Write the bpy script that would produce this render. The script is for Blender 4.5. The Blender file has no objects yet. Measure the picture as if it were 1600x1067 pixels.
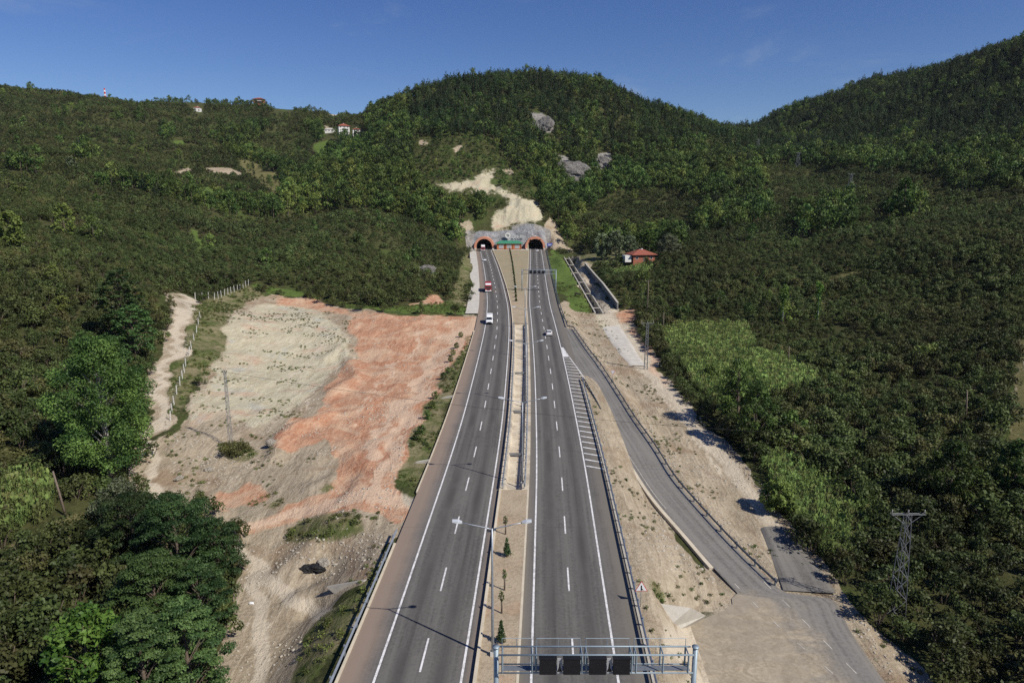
import bpy, math, random, os
import numpy as np
from mathutils import Vector, Matrix
random.seed(11)
rng = np.random.default_rng(11)
SC = bpy.context.scene
COL = SC.collection
R = math.radians

# ------------------------------------------------------------------ camera survey
# the photograph was measured once (24 mm lens, 11.3 degrees down, 38 m above the road);
# these helpers turn survey readings into real world positions on the ground
H = 38.0
PITCH = R(11.3)
FL = 1067.0
CX, CY = 800.0, 533.5
c_, s_ = math.cos(PITCH), math.sin(PITCH)

def ratio(py):
    v = (py - CY) / FL
    return (v*c_ + s_) / (c_ - v*s_)

def at_Y(px, py, Y):
    v = (py - CY) / FL
    k = Y / (c_ - v*s_)
    return ((px - CX)/FL*k, Y, H - k*(v*c_ + s_))

def at_z(px, py, z):
    return at_Y(px, py, (H - z)/ratio(py))

def at_prof(px, py, prof):
    Y = 100.0
    for _ in range(60):
        Y = 0.5*Y + 0.5*(H - prof(Y))/ratio(py)
    return at_Y(px, py, Y)

def project(X, Y, Z):
    dz = Z - H
    d = Y*c_ - dz*s_
    d = np.where(np.abs(d) < 1e-3, 1e-3, d)
    return CX + FL*X/d, CY - FL*(Y*s_ + dz*c_)/d, d

def smooth01(t):
    t = np.clip(t, 0, 1)
    return t*t*(3 - 2*t)

# ------------------------------------------------------------------ numpy value noise
_perm = np.random.default_rng(5).random((256, 256))
def vnoise(x, y):
    x = np.asarray(x, float); y = np.asarray(y, float)
    xi = np.floor(x).astype(int); yi = np.floor(y).astype(int)
    fx = x - xi; fy = y - yi
    fx = fx*fx*(3-2*fx); fy = fy*fy*(3-2*fy)
    a = _perm[xi & 255, yi & 255]; b = _perm[(xi+1) & 255, yi & 255]
    c = _perm[xi & 255, (yi+1) & 255]; d = _perm[(xi+1) & 255, (yi+1) & 255]
    return (a*(1-fx)+b*fx)*(1-fy) + (c*(1-fx)+d*fx)*fy

def fbm(x, y, oct=4):
    s = 0; a = 0.5; t = 0
    for k in range(oct):
        s = s + a*vnoise(x*2**k + 17.3*k, y*2**k + 9.1*k); t += a; a *= 0.55
    return s/t

# ------------------------------------------------------------------ road profiles
def RZ(Y):                       # height of the highway
    Y = np.asarray(Y, float)
    t = (Y - 92.0)/14.0
    return 0.0237*14.0*np.logaddexp(0, t)

_rampY = np.array([-60, 56, 66, 76, 86, 97, 112, 130, 146, 158, 170, 1000.])
_rampZ = np.array([-4.7, -4.7, -4.45, -4.0, -3.35, -2.55, -1.35, -.1, .75, 1.2, 0, 0])
def ZRAMP(Y):
    Y = np.asarray(Y, float)
    z = np.interp(Y, _rampY, _rampZ)
    w = smooth01((Y - 140)/20.0)
    return z*(1-w) + RZ(Y)*w

def line_fn(pts, prof, sig=9.0):
    P = np.array([at_prof(x, y, prof) for x, y in pts])
    P = P[np.argsort(P[:, 1])]
    ys = np.arange(-80, 620, 1.0)
    Yk, Xk = P[:, 1], P[:, 0]
    x = np.interp(ys, Yk, Xk)
    lo = np.polyfit(Yk[:4], Xk[:4], 1); hi = np.polyfit(Yk[-4:], Xk[-4:], 1)
    x = np.where(ys < Yk[0], Xk[0] + lo[0]*(ys - Yk[0]), x)
    x = np.where(ys > Yk[-1], Xk[-1] + hi[0]*(ys - Yk[-1])*0.6, x)
    k = np.exp(-0.5*(np.arange(-40, 41)/sig)**2); k /= k.sum()
    xs = np.convolve(np.pad(x, 40, mode='edge'), k, mode='valid')
    xs[:45] = x[:45]; xs[-45:] = x[-45:]
    return lambda Y: np.interp(Y, ys, xs)

LL = [(584,1067),(624,954.5),(650,872),(696,740),(724,654),(748,558),(758,513),(760,478),(759,447),(754.7,415.6),(750.3,392)]
LR = [(718,1067),(739,954.5),(751,872),(773,740),(785,654),(793.5,558),(796,513),(795.5,478),(788,447),(778,415.6),(768,392)]
RL = [(832.5,1067),(835.6,872),(837,770.6),(838.5,690),(836.8,628.7),(832.6,552.8),(829.5,505),(825.6,475),(825.5,434),(827,394)]
RR = [(964,1067),(947.4,948.5),(930.6,832),(918,740),(904,673.7),(887.4,583.7),(874.7,530.3),(862,482.5),(856,443.7),(851.6,412.5),(848,392)]
_a, _b = line_fn(LL, RZ), line_fn(LR, RZ)
_c, _d = line_fn(RL, RZ), line_fn(RR, RZ)
XL = lambda Y: 0.5*(_a(Y) + _b(Y))         # centre of the left carriageway
XR = lambda Y: 0.5*(_c(Y) + _d(Y))         # centre of the right carriageway
RAMPL = [(862,478),(868,500),(879,544),(911,592),(943.6,651),(949,671),(974.5,707),(995,740),(1024,786),(1064,826),(1100.7,872),(1134,908.6),(1190,965),(1250,1020),(1310,1067)]
RAMPR = [(866,465),(884.6,496.5),(921,550),(957.7,600.6),(991,654),(1040,721.5),(1045.5,740),(1094.5,795),(1155.8,862.6),(1220,921),(1301,1000),(1368,1067)]
XRL = line_fn(RAMPL, ZRAMP, 4.0)
XRR = line_fn(RAMPR, ZRAMP, 4.0)
_ap = np.array([at_prof(x, y, ZRAMP) for x, y in [(1190,1180),(1150,1120),(1110,1067),(1085,1030),(1064,992),(1073,981),(1096,967),(1126,956),(1145,946),(1143,934)]])
_re = np.array([at_prof(x, y, ZRAMP) for x, y in [(1520,1280),(1440,1150),(1384,1067),(1328,985),(1306,936)]])
def XRE(Y):                      # right edge of the ramp, with the mouth of the side road
    w = smooth01((Y - _re[-1, 1] + .2)/1.6)
    return np.where(Y > _re[-1, 1]+3, XRR(Y), XRR(Y)*w + np.interp(Y, _re[:, 1], _re[:, 0])*(1-w))
def XAPRON(Y):                   # left edge of the dusty apron at the foot of the ramp
    return np.where(Y > _ap[-1, 1], XRL(Y), np.minimum(np.interp(Y, _ap[:, 1], _ap[:, 0]), XRL(Y)))
LW, SHL, SHI = 3.55, 2.9, 1.0              # half width between lines, outer and inner shoulder
TUN = 466.0                                 # where the tunnels start

# ------------------------------------------------------------------ terrain control points
_cp = []
def P(px, py, Y=None, z=None):
    _cp.append(at_Y(px, py, Y) if Y is not None else at_z(px, py, z))
def W(x, y, z): _cp.append((x, y, z))
for px, py, z in [(-200,900,0),(-200,600,9),(0,1067,-3),(0,870,-1.5),(0,700,3),(0,560,9),(0,450,18),
    (200,1000,-3.5),(200,800,-2.5),(200,650,1),(180,520,9),(200,440,17),(350,425,13),
    (470,470,4.5),(480,430,11),(560,482,4),(650,475,4.5),(560,440,9),
    (1000,402,12),(1000,440,6),(1100,480,3),(1100,420,10),(1200,500,2),(1200,430,11),(1400,450,10),(1400,390,21),
    (1600,450,13),(1600,390,23),(1600,600,4),(1400,600,0),(1250,600,-1.5),(1600,800,-2.5),(1400,800,-3.5),(1300,720,-3),
    (1400,965,-4.6),(1600,1067,-5),(1250,1000,-4.8),(1100,1040,-4.9),(1100,700,-3),(1010,570,-1.2),(1180,810,-4.2),(1150,760,-3.7),
    (960,490,.6),(940,440,3.2),(905,400,8),(890,470,3.2),
    (470,960,-4.4),(400,1060,-5),(520,820,-1.2),(620,790,-.25),(420,700,-1),(340,740,-2),(450,560,0),(600,600,0),
    (650,520,2),(360,497,6),(330,590,2.2),(300,690,-.5),(270,560,4.8),(285,470,10),(245,640,1.2),(250,740,-2),
    (560,900,-3.6),(470,1060,-4.6),(540,985,-3.6),(1040,900,-1.8),(1080,960,-4.4),(1000,1000,-2.2),(1060,1067,-4.6),(980,720,-1.9),(1010,800,-2.6),
    (380,800,-2.6),(330,860,-3.8),(420,880,-4.2)]:
    P(px, py, z=z)
for px, py, Y in [(-200,400,190),(-200,250,420),(-200,130,900),(0,380,205),(0,320,280),(0,250,430),(0,190,650),(0,139,900),
    (200,400,245),(200,350,310),(200,290,440),(200,230,630),(200,162,950),(100,300,380),(100,210,640),(100,148,920),
    (350,390,320),(350,340,430),(350,300,525),(350,240,690),(350,200,830),(350,165,1000),(280,166,980),
    (480,400,300),(480,370,335),(470,350,368),(470,302,540),(480,250,680),(480,210,800),(480,173,980),
    (560,400,310),(560,365,350),(560,340,390),(560,290,545),(560,250,640),(560,215,760),(560,186,950),
    (650,420,320),(650,375,395),(650,352,430),(640,300,515),(640,250,605),(640,200,700),(640,158,800),
    (720,400,415),(725,362,465),(720,320,505),(715,270,565),(715,220,640),(715,165,730),(715,135,800),
    (760,352,474),(790,352,474),(830,350,474),(790,328,492),(830,322,496),(790,290,540),(790,240,620),(800,190,700),(830,124,810),
    (870,358,477),(880,320,530),(880,270,600),(890,210,680),(900,130,800),(905,385,462),(950,375,450),(950,340,500),
    (960,290,580),(960,230,680),(960,145,790),(1030,370,440),(1030,330,500),(1040,280,600),(1040,220,700),(1040,186,780),
    (1120,360,420),(1120,320,500),(1120,270,620),(1120,208,780),(1200,350,410),(1200,310,500),(1200,265,640),(1200,232,820),(1180,202,1000),
    (1300,340,400),(1300,290,510),(1300,250,620),(1300,200,780),(1300,157,930),(1400,340,370),(1400,300,440),(1400,250,560),(1400,190,720),(1400,134,850),
    (1500,345,330),(1500,290,430),(1500,230,560),(1500,170,680),(1500,107,780),(1600,350,290),(1600,290,390),(1600,220,520),(1600,150,620),(1600,82,700),
    (1800,350,250),(1800,250,400),(1800,60,650),(2050,250,400),(2050,30,680)]:
    P(px, py, Y=Y)
for w in [(-.309*440,440,19),(-.225*455,455,23),(-.38*420,420,21),(-800,1300,120),(-300,1300,110),(100,1150,90),(300,1400,110),(700,1200,130),(900,900,190),(-1000,900,190),
          (-60,1020,105),(0,-70,0),(-150,-70,2),(150,-70,-4),(-150,20,1),(150,20,-3),(-60,20,-4),(60,20,-5),
          (XL(300)-12,300,6.5),(XL(350)-12,350,7.5),(XL(400)-11,400,8.0),(XL(440)-11,440,9.5),(XL(250)-14,250,4.2),
          (XR(300)+18,300,4.5),(XR(350)+17,350,6.3),(XR(400)+16,400,8.0),(XR(250)+19,250,2.5)]:
    W(*w)
CP = np.array(_cp)
_S = 100.0
def _tps_fit(P, lam):
    n = len(P); X = P[:, :2]/_S
    d2 = ((X[:, None] - X[None])**2).sum(-1)
    K = np.where(d2 > 0, 0.5*d2*np.log(d2 + 1e-20), 0) + lam*np.eye(n)
    Q = np.c_[np.ones(n), X]
    A = np.block([[K, Q], [Q.T, np.zeros((3, 3))]])
    return np.linalg.solve(A, np.r_[P[:, 2], 0, 0, 0])
_TW = _tps_fit(CP, 2e-4)
def tps(X, Y):
    X = np.asarray(X, float); sh = X.shape
    q = np.c_[X.ravel(), np.asarray(Y, float).ravel()]/_S
    out = np.empty(len(q)); C = CP[:, :2]/_S
    for i in range(0, len(q), 20000):
        b = q[i:i+20000]
        d2 = (b[:, None, 0]-C[None, :, 0])**2 + (b[:, None, 1]-C[None, :, 1])**2
        K = 0.5*d2*np.log(d2 + 1e-20)
        out[i:i+20000] = K @ _TW[:-3] + _TW[-3] + b @ _TW[-2:]
    return out.reshape(sh)

def in_poly(px, py, poly):
    x = np.asarray(px); y = np.asarray(py)
    ins = np.zeros(x.shape, bool); n = len(poly)
    for i in range(n):
        x1, y1 = poly[i]; x2, y2 = poly[(i+1) % n]
        if y1 == y2: continue
        c = ((y1 > y) != (y2 > y)) & (x < (x2-x1)*(y-y1)/(y2-y1) + x1)
        ins ^= c
    return ins

BERMS = [([at_z(px, py, 0)[:2] for px, py in pl], hh, ww) for pl, hh, ww in [
    ([(432,705),(440,682),(470,664),(520,650)], 1.1, 1.6), ([(510,560),(535,545),(560,590),(520,615)], 1.0, 2.0),
    ([(500,735),(520,715),(540,735),(525,758)], -.9, 2.2), ([(620,740),(636,700),(668,650)], .5, 1.2),
    ([(448,850),(500,812),(570,812)], .9, 2.5), ([(560,500),(620,520),(690,515)], .7, 3.0), ([(470,880),(500,872),(525,885)], .8, 1.5), ([(475,902),(515,905)], -.8, 1.2),
    ([(1035,690),(1110,790),(1180,880)], .35, 1.0), ([(955,640),(1000,740),(1090,880)], -.4, .8)]]
def terr(X, Y):
    """height of the ground"""
    X = np.asarray(X, float); Y = np.asarray(Y, float)
    z = tps(X, Y)
    far = smooth01((Y-250)/250)
    z = z + (fbm(X/38, Y/38, 4)-.5)*(1.2 + 7*far) + (np.abs(fbm(X/95+31, Y/95+12, 2)-.5)-.12)*26*smooth01((Y-330)/200)*smooth01((np.abs(X+5)-45)/60) + (fbm(X/7+50, Y/7, 3)-.5)*(0.75 + .6*far)
    # spoil heaps, ruts and berms of the yard
    ym = smooth01((X+88)/14)*smooth01((-15-X)/5)*smooth01((Y-62)/12)*smooth01((228-Y)/18)
    z = z + ym*((fbm(X/9+11, Y/12, 3)-.5)*.9 + (np.abs(fbm(X/3.1+5, Y/4.2+8, 3)-.5)-.12)*.9)
    for pl, hh, ww_ in BERMS:
        d = np.full(X.shape, 1e9)
        for (x1, y1), (x2, y2) in zip(pl[:-1], pl[1:]):
            l2 = (x2-x1)**2+(y2-y1)**2; t = np.clip(((X-x1)*(x2-x1)+(Y-y1)*(y2-y1))/l2, 0, 1)
            d = np.minimum(d, np.hypot(X-x1-t*(x2-x1), Y-y1-t*(y2-y1)))
        z = z + hh*np.exp(-(d/ww_)**2)
    xl = XL(Y)-LW-SHL-0.6; xr = XR(Y)+LW+SHL+0.5
    # benches cut into the slope above the tunnels
    bm_ = smooth01((X+78)/15)*smooth01((38-X)/12)*smooth01((Y-474)/10)*smooth01((650-Y)/25)
    q = z/8.5 + 1.2*(fbm(X/14, Y/14, 3)-.5); q = q-np.floor(q)
    z = z + bm_*(4.2*(smooth01((q-.55)/.4)-q) + (np.abs(fbm(X/5, Y/5+z/6, 3)-.5)-.12)*7)
    # ramp
    rl, rr = np.where(Y > _ap[-1, 1], XRL(Y)-.5, XAPRON(Y)), XRE(Y)+1.0
    d = np.maximum(np.maximum(rl-X, X-rr), 0)
    w = (1-smooth01(d/3.5))*(1-smooth01((Y-205)/12))
    z = z*(1-w) + (ZRAMP(Y)-np.interp(Y, [66, 76], [.03, .35]))*w
    # yard road lying level with the highway where they meet
    d = np.maximum(np.maximum(xl-X, X-xr), 0)
    bw = np.where(X < 0, 9.0, 6.0)
    w = (1-smooth01(d/bw))*(1-smooth01((Y-TUN-.5)/3.0))
    z = z*(1-w) + (RZ(Y)-.35)*w
    # ditch bed in the median
    ml, mr = XL(Y)+LW+SHI+.3, XR(Y)-LW-SHI-.3
    m = (X > ml) & (X < mr) & (Y > 84) & (Y < 204)
    z = np.where(m, np.minimum(z, RZ(Y)-1.7), z)
    # canal trench on the right
    t = (Y-CAN0[1])/(CAN1[1]-CAN0[1])
    cx = CAN0[0] + (CAN1[0]-CAN0[0])*t
    zc = CAN0[2] + (CAN1[2]-CAN0[2])*t
    ww = (1-smooth01((np.abs(X-cx)-1.8)/3.0))*(t > -.02)*(t < 1.0)
    z = z*(1-ww) + (zc-.05)*ww
    z = np.where((np.abs(X-cx) < 1.55) & (t > -.0) & (t < 1.0), zc-2.2, z)
    return z
CAN0 = at_z(936, 489, 0.8)       # near end of the canal
CAN1 = at_z(885, 402, 7.0)

def skyline(px, y0=650, y1=1150):
    Y = np.arange(y0, y1, 3.0); X = (px-CX)/FL*Y*1.045
    Z = terr(X, Y); _, py, _ = project(X, Y, Z); i = int(np.argmin(py))
    return float(X[i]), float(Y[i]), float(Z[i])
def ground(px, py, ymin=30.0, ymax=1150.0):
    """where a survey sight line meets the ground"""
    Y = np.concatenate([np.arange(ymin, 200, .5), np.arange(200, ymax, 1.5)])
    v = (py-CY)/FL; k = Y/(c_-v*s_)
    X = (px-CX)/FL*k; Z = H-k*(v*c_+s_)
    t = terr(X, Y)
    hit = np.nonzero(Z <= t)[0]
    i = hit[0] if len(hit) else len(Y)-1
    if i > 0:
        a = (Z-t)[i-1]; b = (Z-t)[i]; f = a/(a-b+1e-9)
        f = min(max(f, 0), 1)
        yy = Y[i-1]+f*(Y[i]-Y[i-1]); kk = yy/(c_-v*s_); xx = (px-CX)/FL*kk
    else:
        yy, xx = Y[i], X[i]
    return float(xx), float(yy), float(terr(np.array([xx]), np.array([yy]))[0])
# ------------------------------------------------------------------ object helpers
def link(o, parent=None):
    COL.objects.link(o)
    if parent is not None: o.parent = parent
    return o

def tag(o, label=None, cat=None, group=None, kind=None):
    if label: o['label'] = label
    if cat: o['category'] = cat
    if group: o['group'] = group
    if kind: o['kind'] = kind
    return o

def empty(name, loc, rz=0.0, parent=None):
    o = bpy.data.objects.new(name, None); o.empty_display_size = .5
    o.location = loc; o.rotation_euler = (0, 0, rz)
    return link(o, parent)

class MB:
    def __init__(s): s.v = []; s.f = []; s.m = []
    def add(s, verts, faces, mi=0):
        n = len(s.v); s.v += [tuple(map(float, v)) for v in verts]
        for f in faces: s.f.append(tuple(i+n for i in f)); s.m.append(mi)
        return s
    def box(s, c, d, rz=0, mi=0, taper=1.0):
        cx, cy, cz = c; a, b, h = d[0]/2, d[1]/2, d[2]/2
        co, si = math.cos(rz), math.sin(rz); vs = []
        for z, t in ((-h, 1), (h, taper)):
            for x, y in ((-a, -b), (a, -b), (a, b), (-a, b)):
                x *= t; y *= t
                vs.append((cx+x*co-y*si, cy+x*si+y*co, cz+z))
        return s.add(vs, [(3,2,1,0),(4,5,6,7),(0,1,5,4),(1,2,6,5),(2,3,7,6),(3,0,4,7)], mi)
    def tube(s, pts, r, n=6, mi=0, cap=True):
        pts = [Vector(p) for p in pts]; k = len(pts)
        rr = r if isinstance(r, (list, tuple)) else [r]*k
        vs = []; fs = []; up = None
        for i, p in enumerate(pts):
            t = (pts[min(i+1, k-1)] - pts[max(i-1, 0)]).normalized()
            if up is None:
                up = Vector((0, 0, 1)) if abs(t.z) < .9 else Vector((0, 1, 0))
            a = t.cross(up).normalized(); b = a.cross(t).normalized(); up = b
            for j in range(n):
                q = 2*math.pi*j/n
                vs.append(p + a*(math.cos(q)*rr[i]) + b*(math.sin(q)*rr[i]))
        for i in range(k-1):
            for j in range(n):
                fs.append((i*n+j, i*n+(j+1) % n, (i+1)*n+(j+1) % n, (i+1)*n+j))
        if cap:
            fs.append(tuple(range(n-1, -1, -1))); fs.append(tuple((k-1)*n+j for j in range(n)))
        return s.add(vs, fs, mi)
    def bar(s, a, b, w=.1, mi=0): return s.tube([a, b], w/2*1.41, 4, mi)
    def prism(s, poly, z0, z1, mi=0):
        n = len(poly)
        vs = [(x, y, z0) for x, y in poly] + [(x, y, z1) for x, y in poly]
        fs = [tuple(range(n-1, -1, -1)), tuple(range(n, 2*n))] + [(i, (i+1) % n, n+(i+1) % n, n+i) for i in range(n)]
        return s.add(vs, fs, mi)
    def rings(s, rings, mi=0, closed=True, caps=True):
        n = len(rings[0]); vs = [p for r in rings for p in r]; fs = []
        for i in range(len(rings)-1):
            for j in range(n if closed else n-1):
                fs.append((i*n+j, i*n+(j+1) % n, (i+1)*n+(j+1) % n, (i+1)*n+j))
        if caps and closed:
            fs.append(tuple(range(n-1, -1, -1))); fs.append(tuple((len(rings)-1)*n+j for j in range(n)))
        return s.add(vs, fs, mi)
    def mesh(s, name, mats):
        me = bpy.data.meshes.new(name); me.from_pydata(s.v, [], s.f)
        for m in (mats if isinstance(mats, (list, tuple)) else [mats]): me.materials.append(m)
        me.polygons.foreach_set('material_index', s.m); me.update()
        return me
    def build(s, name, mats, parent=None, smooth=False, loc=None, rz=0):
        me = s.mesh(name, mats)
        if smooth: me.polygons.foreach_set('use_smooth', [True]*len(me.polygons))
        o = bpy.data.objects.new(name, me)
        if loc is not None: o.location = loc; o.rotation_euler = (0, 0, rz)
        return link(o, parent)

def mesh_arrays(name, V, Fq, mats=(), smooth=False):
    """mesh from numpy arrays; Fq is (n,4) or (n,3)"""
    me = bpy.data.meshes.new(name); k = Fq.shape[1]; n = len(Fq)
    me.vertices.add(len(V)); me.vertices.foreach_set('co', np.asarray(V, np.float32).ravel())
    me.loops.add(n*k); me.loops.foreach_set('vertex_index', np.asarray(Fq, np.int32).ravel())
    me.polygons.add(n); me.polygons.foreach_set('loop_start', np.arange(0, n*k, k, dtype=np.int32))
    me.polygons.foreach_set('loop_total', np.full(n, k, np.int32))
    if smooth: me.polygons.foreach_set('use_smooth', np.ones(n, bool))
    for m in mats: me.materials.append(m)
    me.update(calc_edges=True); me.validate()
    return me

# ------------------------------------------------------------------ materials
class NT:
    def __init__(s, name):
        s.mat = bpy.data.materials.new(name); s.mat.use_nodes = True
        s.t = s.mat.node_tree; s.t.nodes.clear()
    def n(s, typ, **kw):
        nd = s.t.nodes.new(typ)
        for k, v in kw.items():
            if k.startswith('_'): setattr(nd, k[1:], v)
        for k, v in kw.items():
            if k.startswith('_'): continue
            key = int(k[1:]) if (k[0] == 'i' and k[1:].isdigit()) else k.replace('__', ' ')
            if isinstance(v, bpy.types.NodeSocket): s.t.links.new(v, nd.inputs[key])
            else: nd.inputs[key].default_value = v
        return nd
    def rgb(s, c): return (c[0], c[1], c[2], 1.0)
    def noise(s, vec, scale, detail=4, rough=.6, dist=0.0):
        return s.n('ShaderNodeTexNoise', Vector=vec, Scale=scale, Detail=detail, Roughness=rough, Distortion=dist).outputs['Fac']
    def math(s, op, a, b=0.0, c=0.0): return s.n('ShaderNodeMath', _operation=op, i0=a, i1=b, i2=c).outputs[0]
    def ramp(s, f, a, b, c=0.0, d=1.0):
        return s.n('ShaderNodeMapRange', _interpolation_type='SMOOTHSTEP', i0=f, i1=a, i2=b, i3=c, i4=d).outputs[0]
    def mix(s, f, a, b):
        nd = s.t.nodes.new('ShaderNodeMix'); nd.data_type = 'RGBA'
        for k, v in ((0, f), (6, a), (7, b)):
            if isinstance(v, bpy.types.NodeSocket): s.t.links.new(v, nd.inputs[k])
            else: nd.inputs[k].default_value = v if k == 0 else s.rgb(v)
        return nd.outputs[2]
    def pos(s): return s.n('ShaderNodeNewGeometry').outputs['Position']
    def objco(s): return s.n('ShaderNodeTexCoord').outputs['Object']
    def attr(s, name): return s.n('ShaderNodeAttribute', _attribute_name=name)
    def bump(s, h, strength=.5, dist=.1):
        return s.n('ShaderNodeBump', Strength=strength, Distance=dist, Height=h).outputs[0]
    def out(s, col, rough=.8, metal=0.0, normal=None, spec=.3, emis=None):
        b = s.n('ShaderNodeBsdfPrincipled')
        for k, v in (('Base Color', col), ('Roughness', rough), ('Metallic', metal), ('Specular IOR Level', spec)):
            if isinstance(v, bpy.types.NodeSocket): s.t.links.new(v, b.inputs[k])
            else: b.inputs[k].default_value = s.rgb(v) if k == 'Base Color' else v
        if normal is not None: s.t.links.new(normal, b.inputs['Normal'])
        o = s.n('ShaderNodeOutputMaterial'); s.t.links.new(b.outputs[0], o.inputs[0])
        return s.mat

def plain(name, col, rough=.6, metal=0.0, var=.18, scale=3.0, spec=.3, bump=0.0):
    t = NT(name); p = t.objco()
    n = t.noise(p, scale, 5); n2 = t.noise(p, scale*9, 3)
    f = t.math('MULTIPLY_ADD', n2, .4, t.math('MULTIPLY', n, .6))
    c = t.mix(t.ramp(f, .3, .7), [x*(1-var) for x in col], [min(1, x*(1+var)) for x in col])
    nm = t.bump(f, bump, .05) if bump else None
    return t.out(c, rough, metal, nm, spec)

M = {}
M['steel'] = plain('galvanised_steel', (.36, .39, .42), .45, .55, .15, 4)
M['steel_dark'] = plain('weathered_steel', (.20, .22, .24), .55, .4, .2, 4)
M['pylon'] = plain('galvanised_lattice', (.19, .195, .20), .7, .1, .15, 4)
M['rail_dark'] = plain('dull_rail', (.10, .115, .13), .6, .2, .2, 4)
M['steel_blue'] = plain('gantry_steel', (.27, .33, .37), .5, .3, .1, 4)
M['concrete'] = plain('concrete', (.43, .40, .34), .9, 0, .16, .8, .15, .2)
M['concrete_pale'] = plain('pale_concrete', (.56, .53, .47), .9, 0, .13, .9, .15, .2)
M['concrete_dark'] = plain('aged_concrete', (.20, .20, .195), .9, 0, .25, .5, .15, .3)
M['cream_conc'] = plain('cream_concrete', (.56, .49, .37), .9, 0, .14, .6, .15, .3)
M['white'] = plain('white_paint', (.78, .78, .77), .35, 0, .04, 2, .5)
M['offwhite'] = plain('white_render', (.70, .68, .63), .8, 0, .08, 1)
M['black'] = plain('matt_black', (.012, .012, .014), .5, 0, .2, 3)
M['glass'] = plain('dark_glass', (.02, .025, .03), .08, 0, .1, 1, .7)
M['rubber'] = plain('rubber', (.02, .02, .02), .8, 0, .2, 4)
M['red_paint'] = plain('red_paint', (.36, .03, .035), .4, 0, .1, 2, .5)
M['orange'] = plain('orange_render', (.62, .20, .06), .8, 0, .12, 1)
M['pink'] = plain('terracotta_render', (.60, .27, .17), .85, 0, .14, .7, .2, .15)
M['green_roof'] = plain('green_roof', (.05, .22, .13), .6, 0, .2, 1)
M['grey_metal'] = plain('grey_shutter', (.42, .42, .42), .6, .2, .1, 2)
M['wood'] = plain('weathered_wood', (.17, .13, .10), .85, 0, .3, 5)
M['bark'] = plain('bark', (.13, .10, .075), .9, 0, .35, 4)
M['bark_pale'] = plain('pale_bark', (.32, .30, .26), .9, 0, .3, 4)
M['tile'] = plain('red_roof_tile', (.27, .085, .055), .8, 0, .25, 3)
M['brick'] = plain('red_brick', (.33, .12, .07), .85, 0, .25, 5)
M['lamp'] = plain('lamp_housing', (.62, .64, .66), .4, .2, .05, 3)
M['amber'] = plain('headlamp', (.75, .74, .68), .15, 0, .05, 6, .6)
M['tail'] = plain('tail_lamp', (.35, .02, .02), .2, 0, .05, 6, .6)
M['blue_sign'] = plain('blue_sign', (.03, .08, .42), .4, 0, .05, 3)
M['sign_red'] = plain('sign_red', (.55, .02, .03), .4, 0, .05, 3)
M['ceramic'] = plain('insulator', (.35, .33, .30), .3, 0, .1, 3)
M['wire'] = plain('cable', (.03, .03, .032), .6, .3, .1, 3)
M['tarp'] = plain('black_debris', (.02, .019, .018), .7, 0, .4, 3)
M['cowhide'] = plain('black_hide', (.014, .012, .011), .7, 0, .3, 3)

# ------------------------------------------------------------------ ground classes (survey outlines)
G = {}
G['pale'] = [
 [(345,495),(380,470),(420,460),(470,465),(520,478),(590,488),(650,494),(752,494),(752,508),(738,540),(715,575),(690,612),(660,662),(628,722),(612,760),(645,790),(632,830),(605,860),(600,890),(540,925),(520,965),(480,1000),(455,1075),(430,1400),(230,1400),(315,1075),(345,1010),(362,950),(378,890),(372,850),(330,810),(270,775),(262,720),(278,655),(312,602),(335,560),(352,520)],
 [(262,458),(290,457),(310,475),(308,500),(292,542),(274,592),(263,640),(259,690),(270,740),(287,790),(236,790),(208,760),(218,715),(230,650),(236,590),(254,540),(270,505),(275,478)],
 [(890,545),(925,590),(962,658),(1012,748),(1085,850),(1000,790),(925,655),(905,600)],[(925,655),(945,658),(975,720),(1005,770),(1060,850),(1105,895),(1142,930),(1130,955),(1095,960),(1062,990),(1110,1075),(1300,1500),(1030,1500),(1015,1075),(995,960),(975,860),(948,755)],
 [(868,468),(895,478),(930,492),(985,495),(1000,515),(1040,585),(1080,640),(1128,682),(1168,725),(1215,790),(1268,860),(1318,930),(1368,985),(1425,1030),(1465,1075),(1650,1500),(1200,1500),(1100,1075),(1060,990),(1140,950),(1100,880),(1000,750),(900,560)],
 [(856,340),(868,342),(872,358),(878,380),(897,394),(880,394),(862,390),(850,360)],
 [(895,418),(903,400),(935,403),(958,408),(925,412),(912,424),(912,436),(930,460),(968,500),(950,498),(905,440)],
 [(940,492),(968,492),(952,466),(932,441),(917,421),(902,404),(888,399),(896,410),(915,440)],
 [(1580,600),(1605,500),(1680,500),(1680,800),(1590,770),(1575,690)],
 [(652,219),(672,221),(668,228),(654,227)], [(692,239),(712,229),(732,224),(730,229),(708,240)],
 [(770,261),(790,262),(804,271),(794,276)], [(708,350),(733,344),(752,362),(738,364),(720,360)],
 [(268,272),(298,261),(300,271),(276,277)], [(310,263),(345,262),(372,266),(386,276),(350,275)],
 [(370,300),(388,306),(384,316),(372,312)], [(410,305),(420,308),(420,318),(412,318)],
 [(1290,187),(1298,187),(1298,192),(1292,192)], [(1338,170),(1345,172),(1348,186),(1341,186)],
 [(1212,200),(1222,202),(1230,206),(1214,206)], [(640,158),(650,155),(656,158),(646,160)],
 [(700,475),(735,475),(740,492),(715,494)], [(0,176),(14,177),(12,181),(0,181)],
 [(505,195),(530,205),(525,210),(505,203)], [(40,370),(52,372),(50,378),(38,377)],
]
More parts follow.
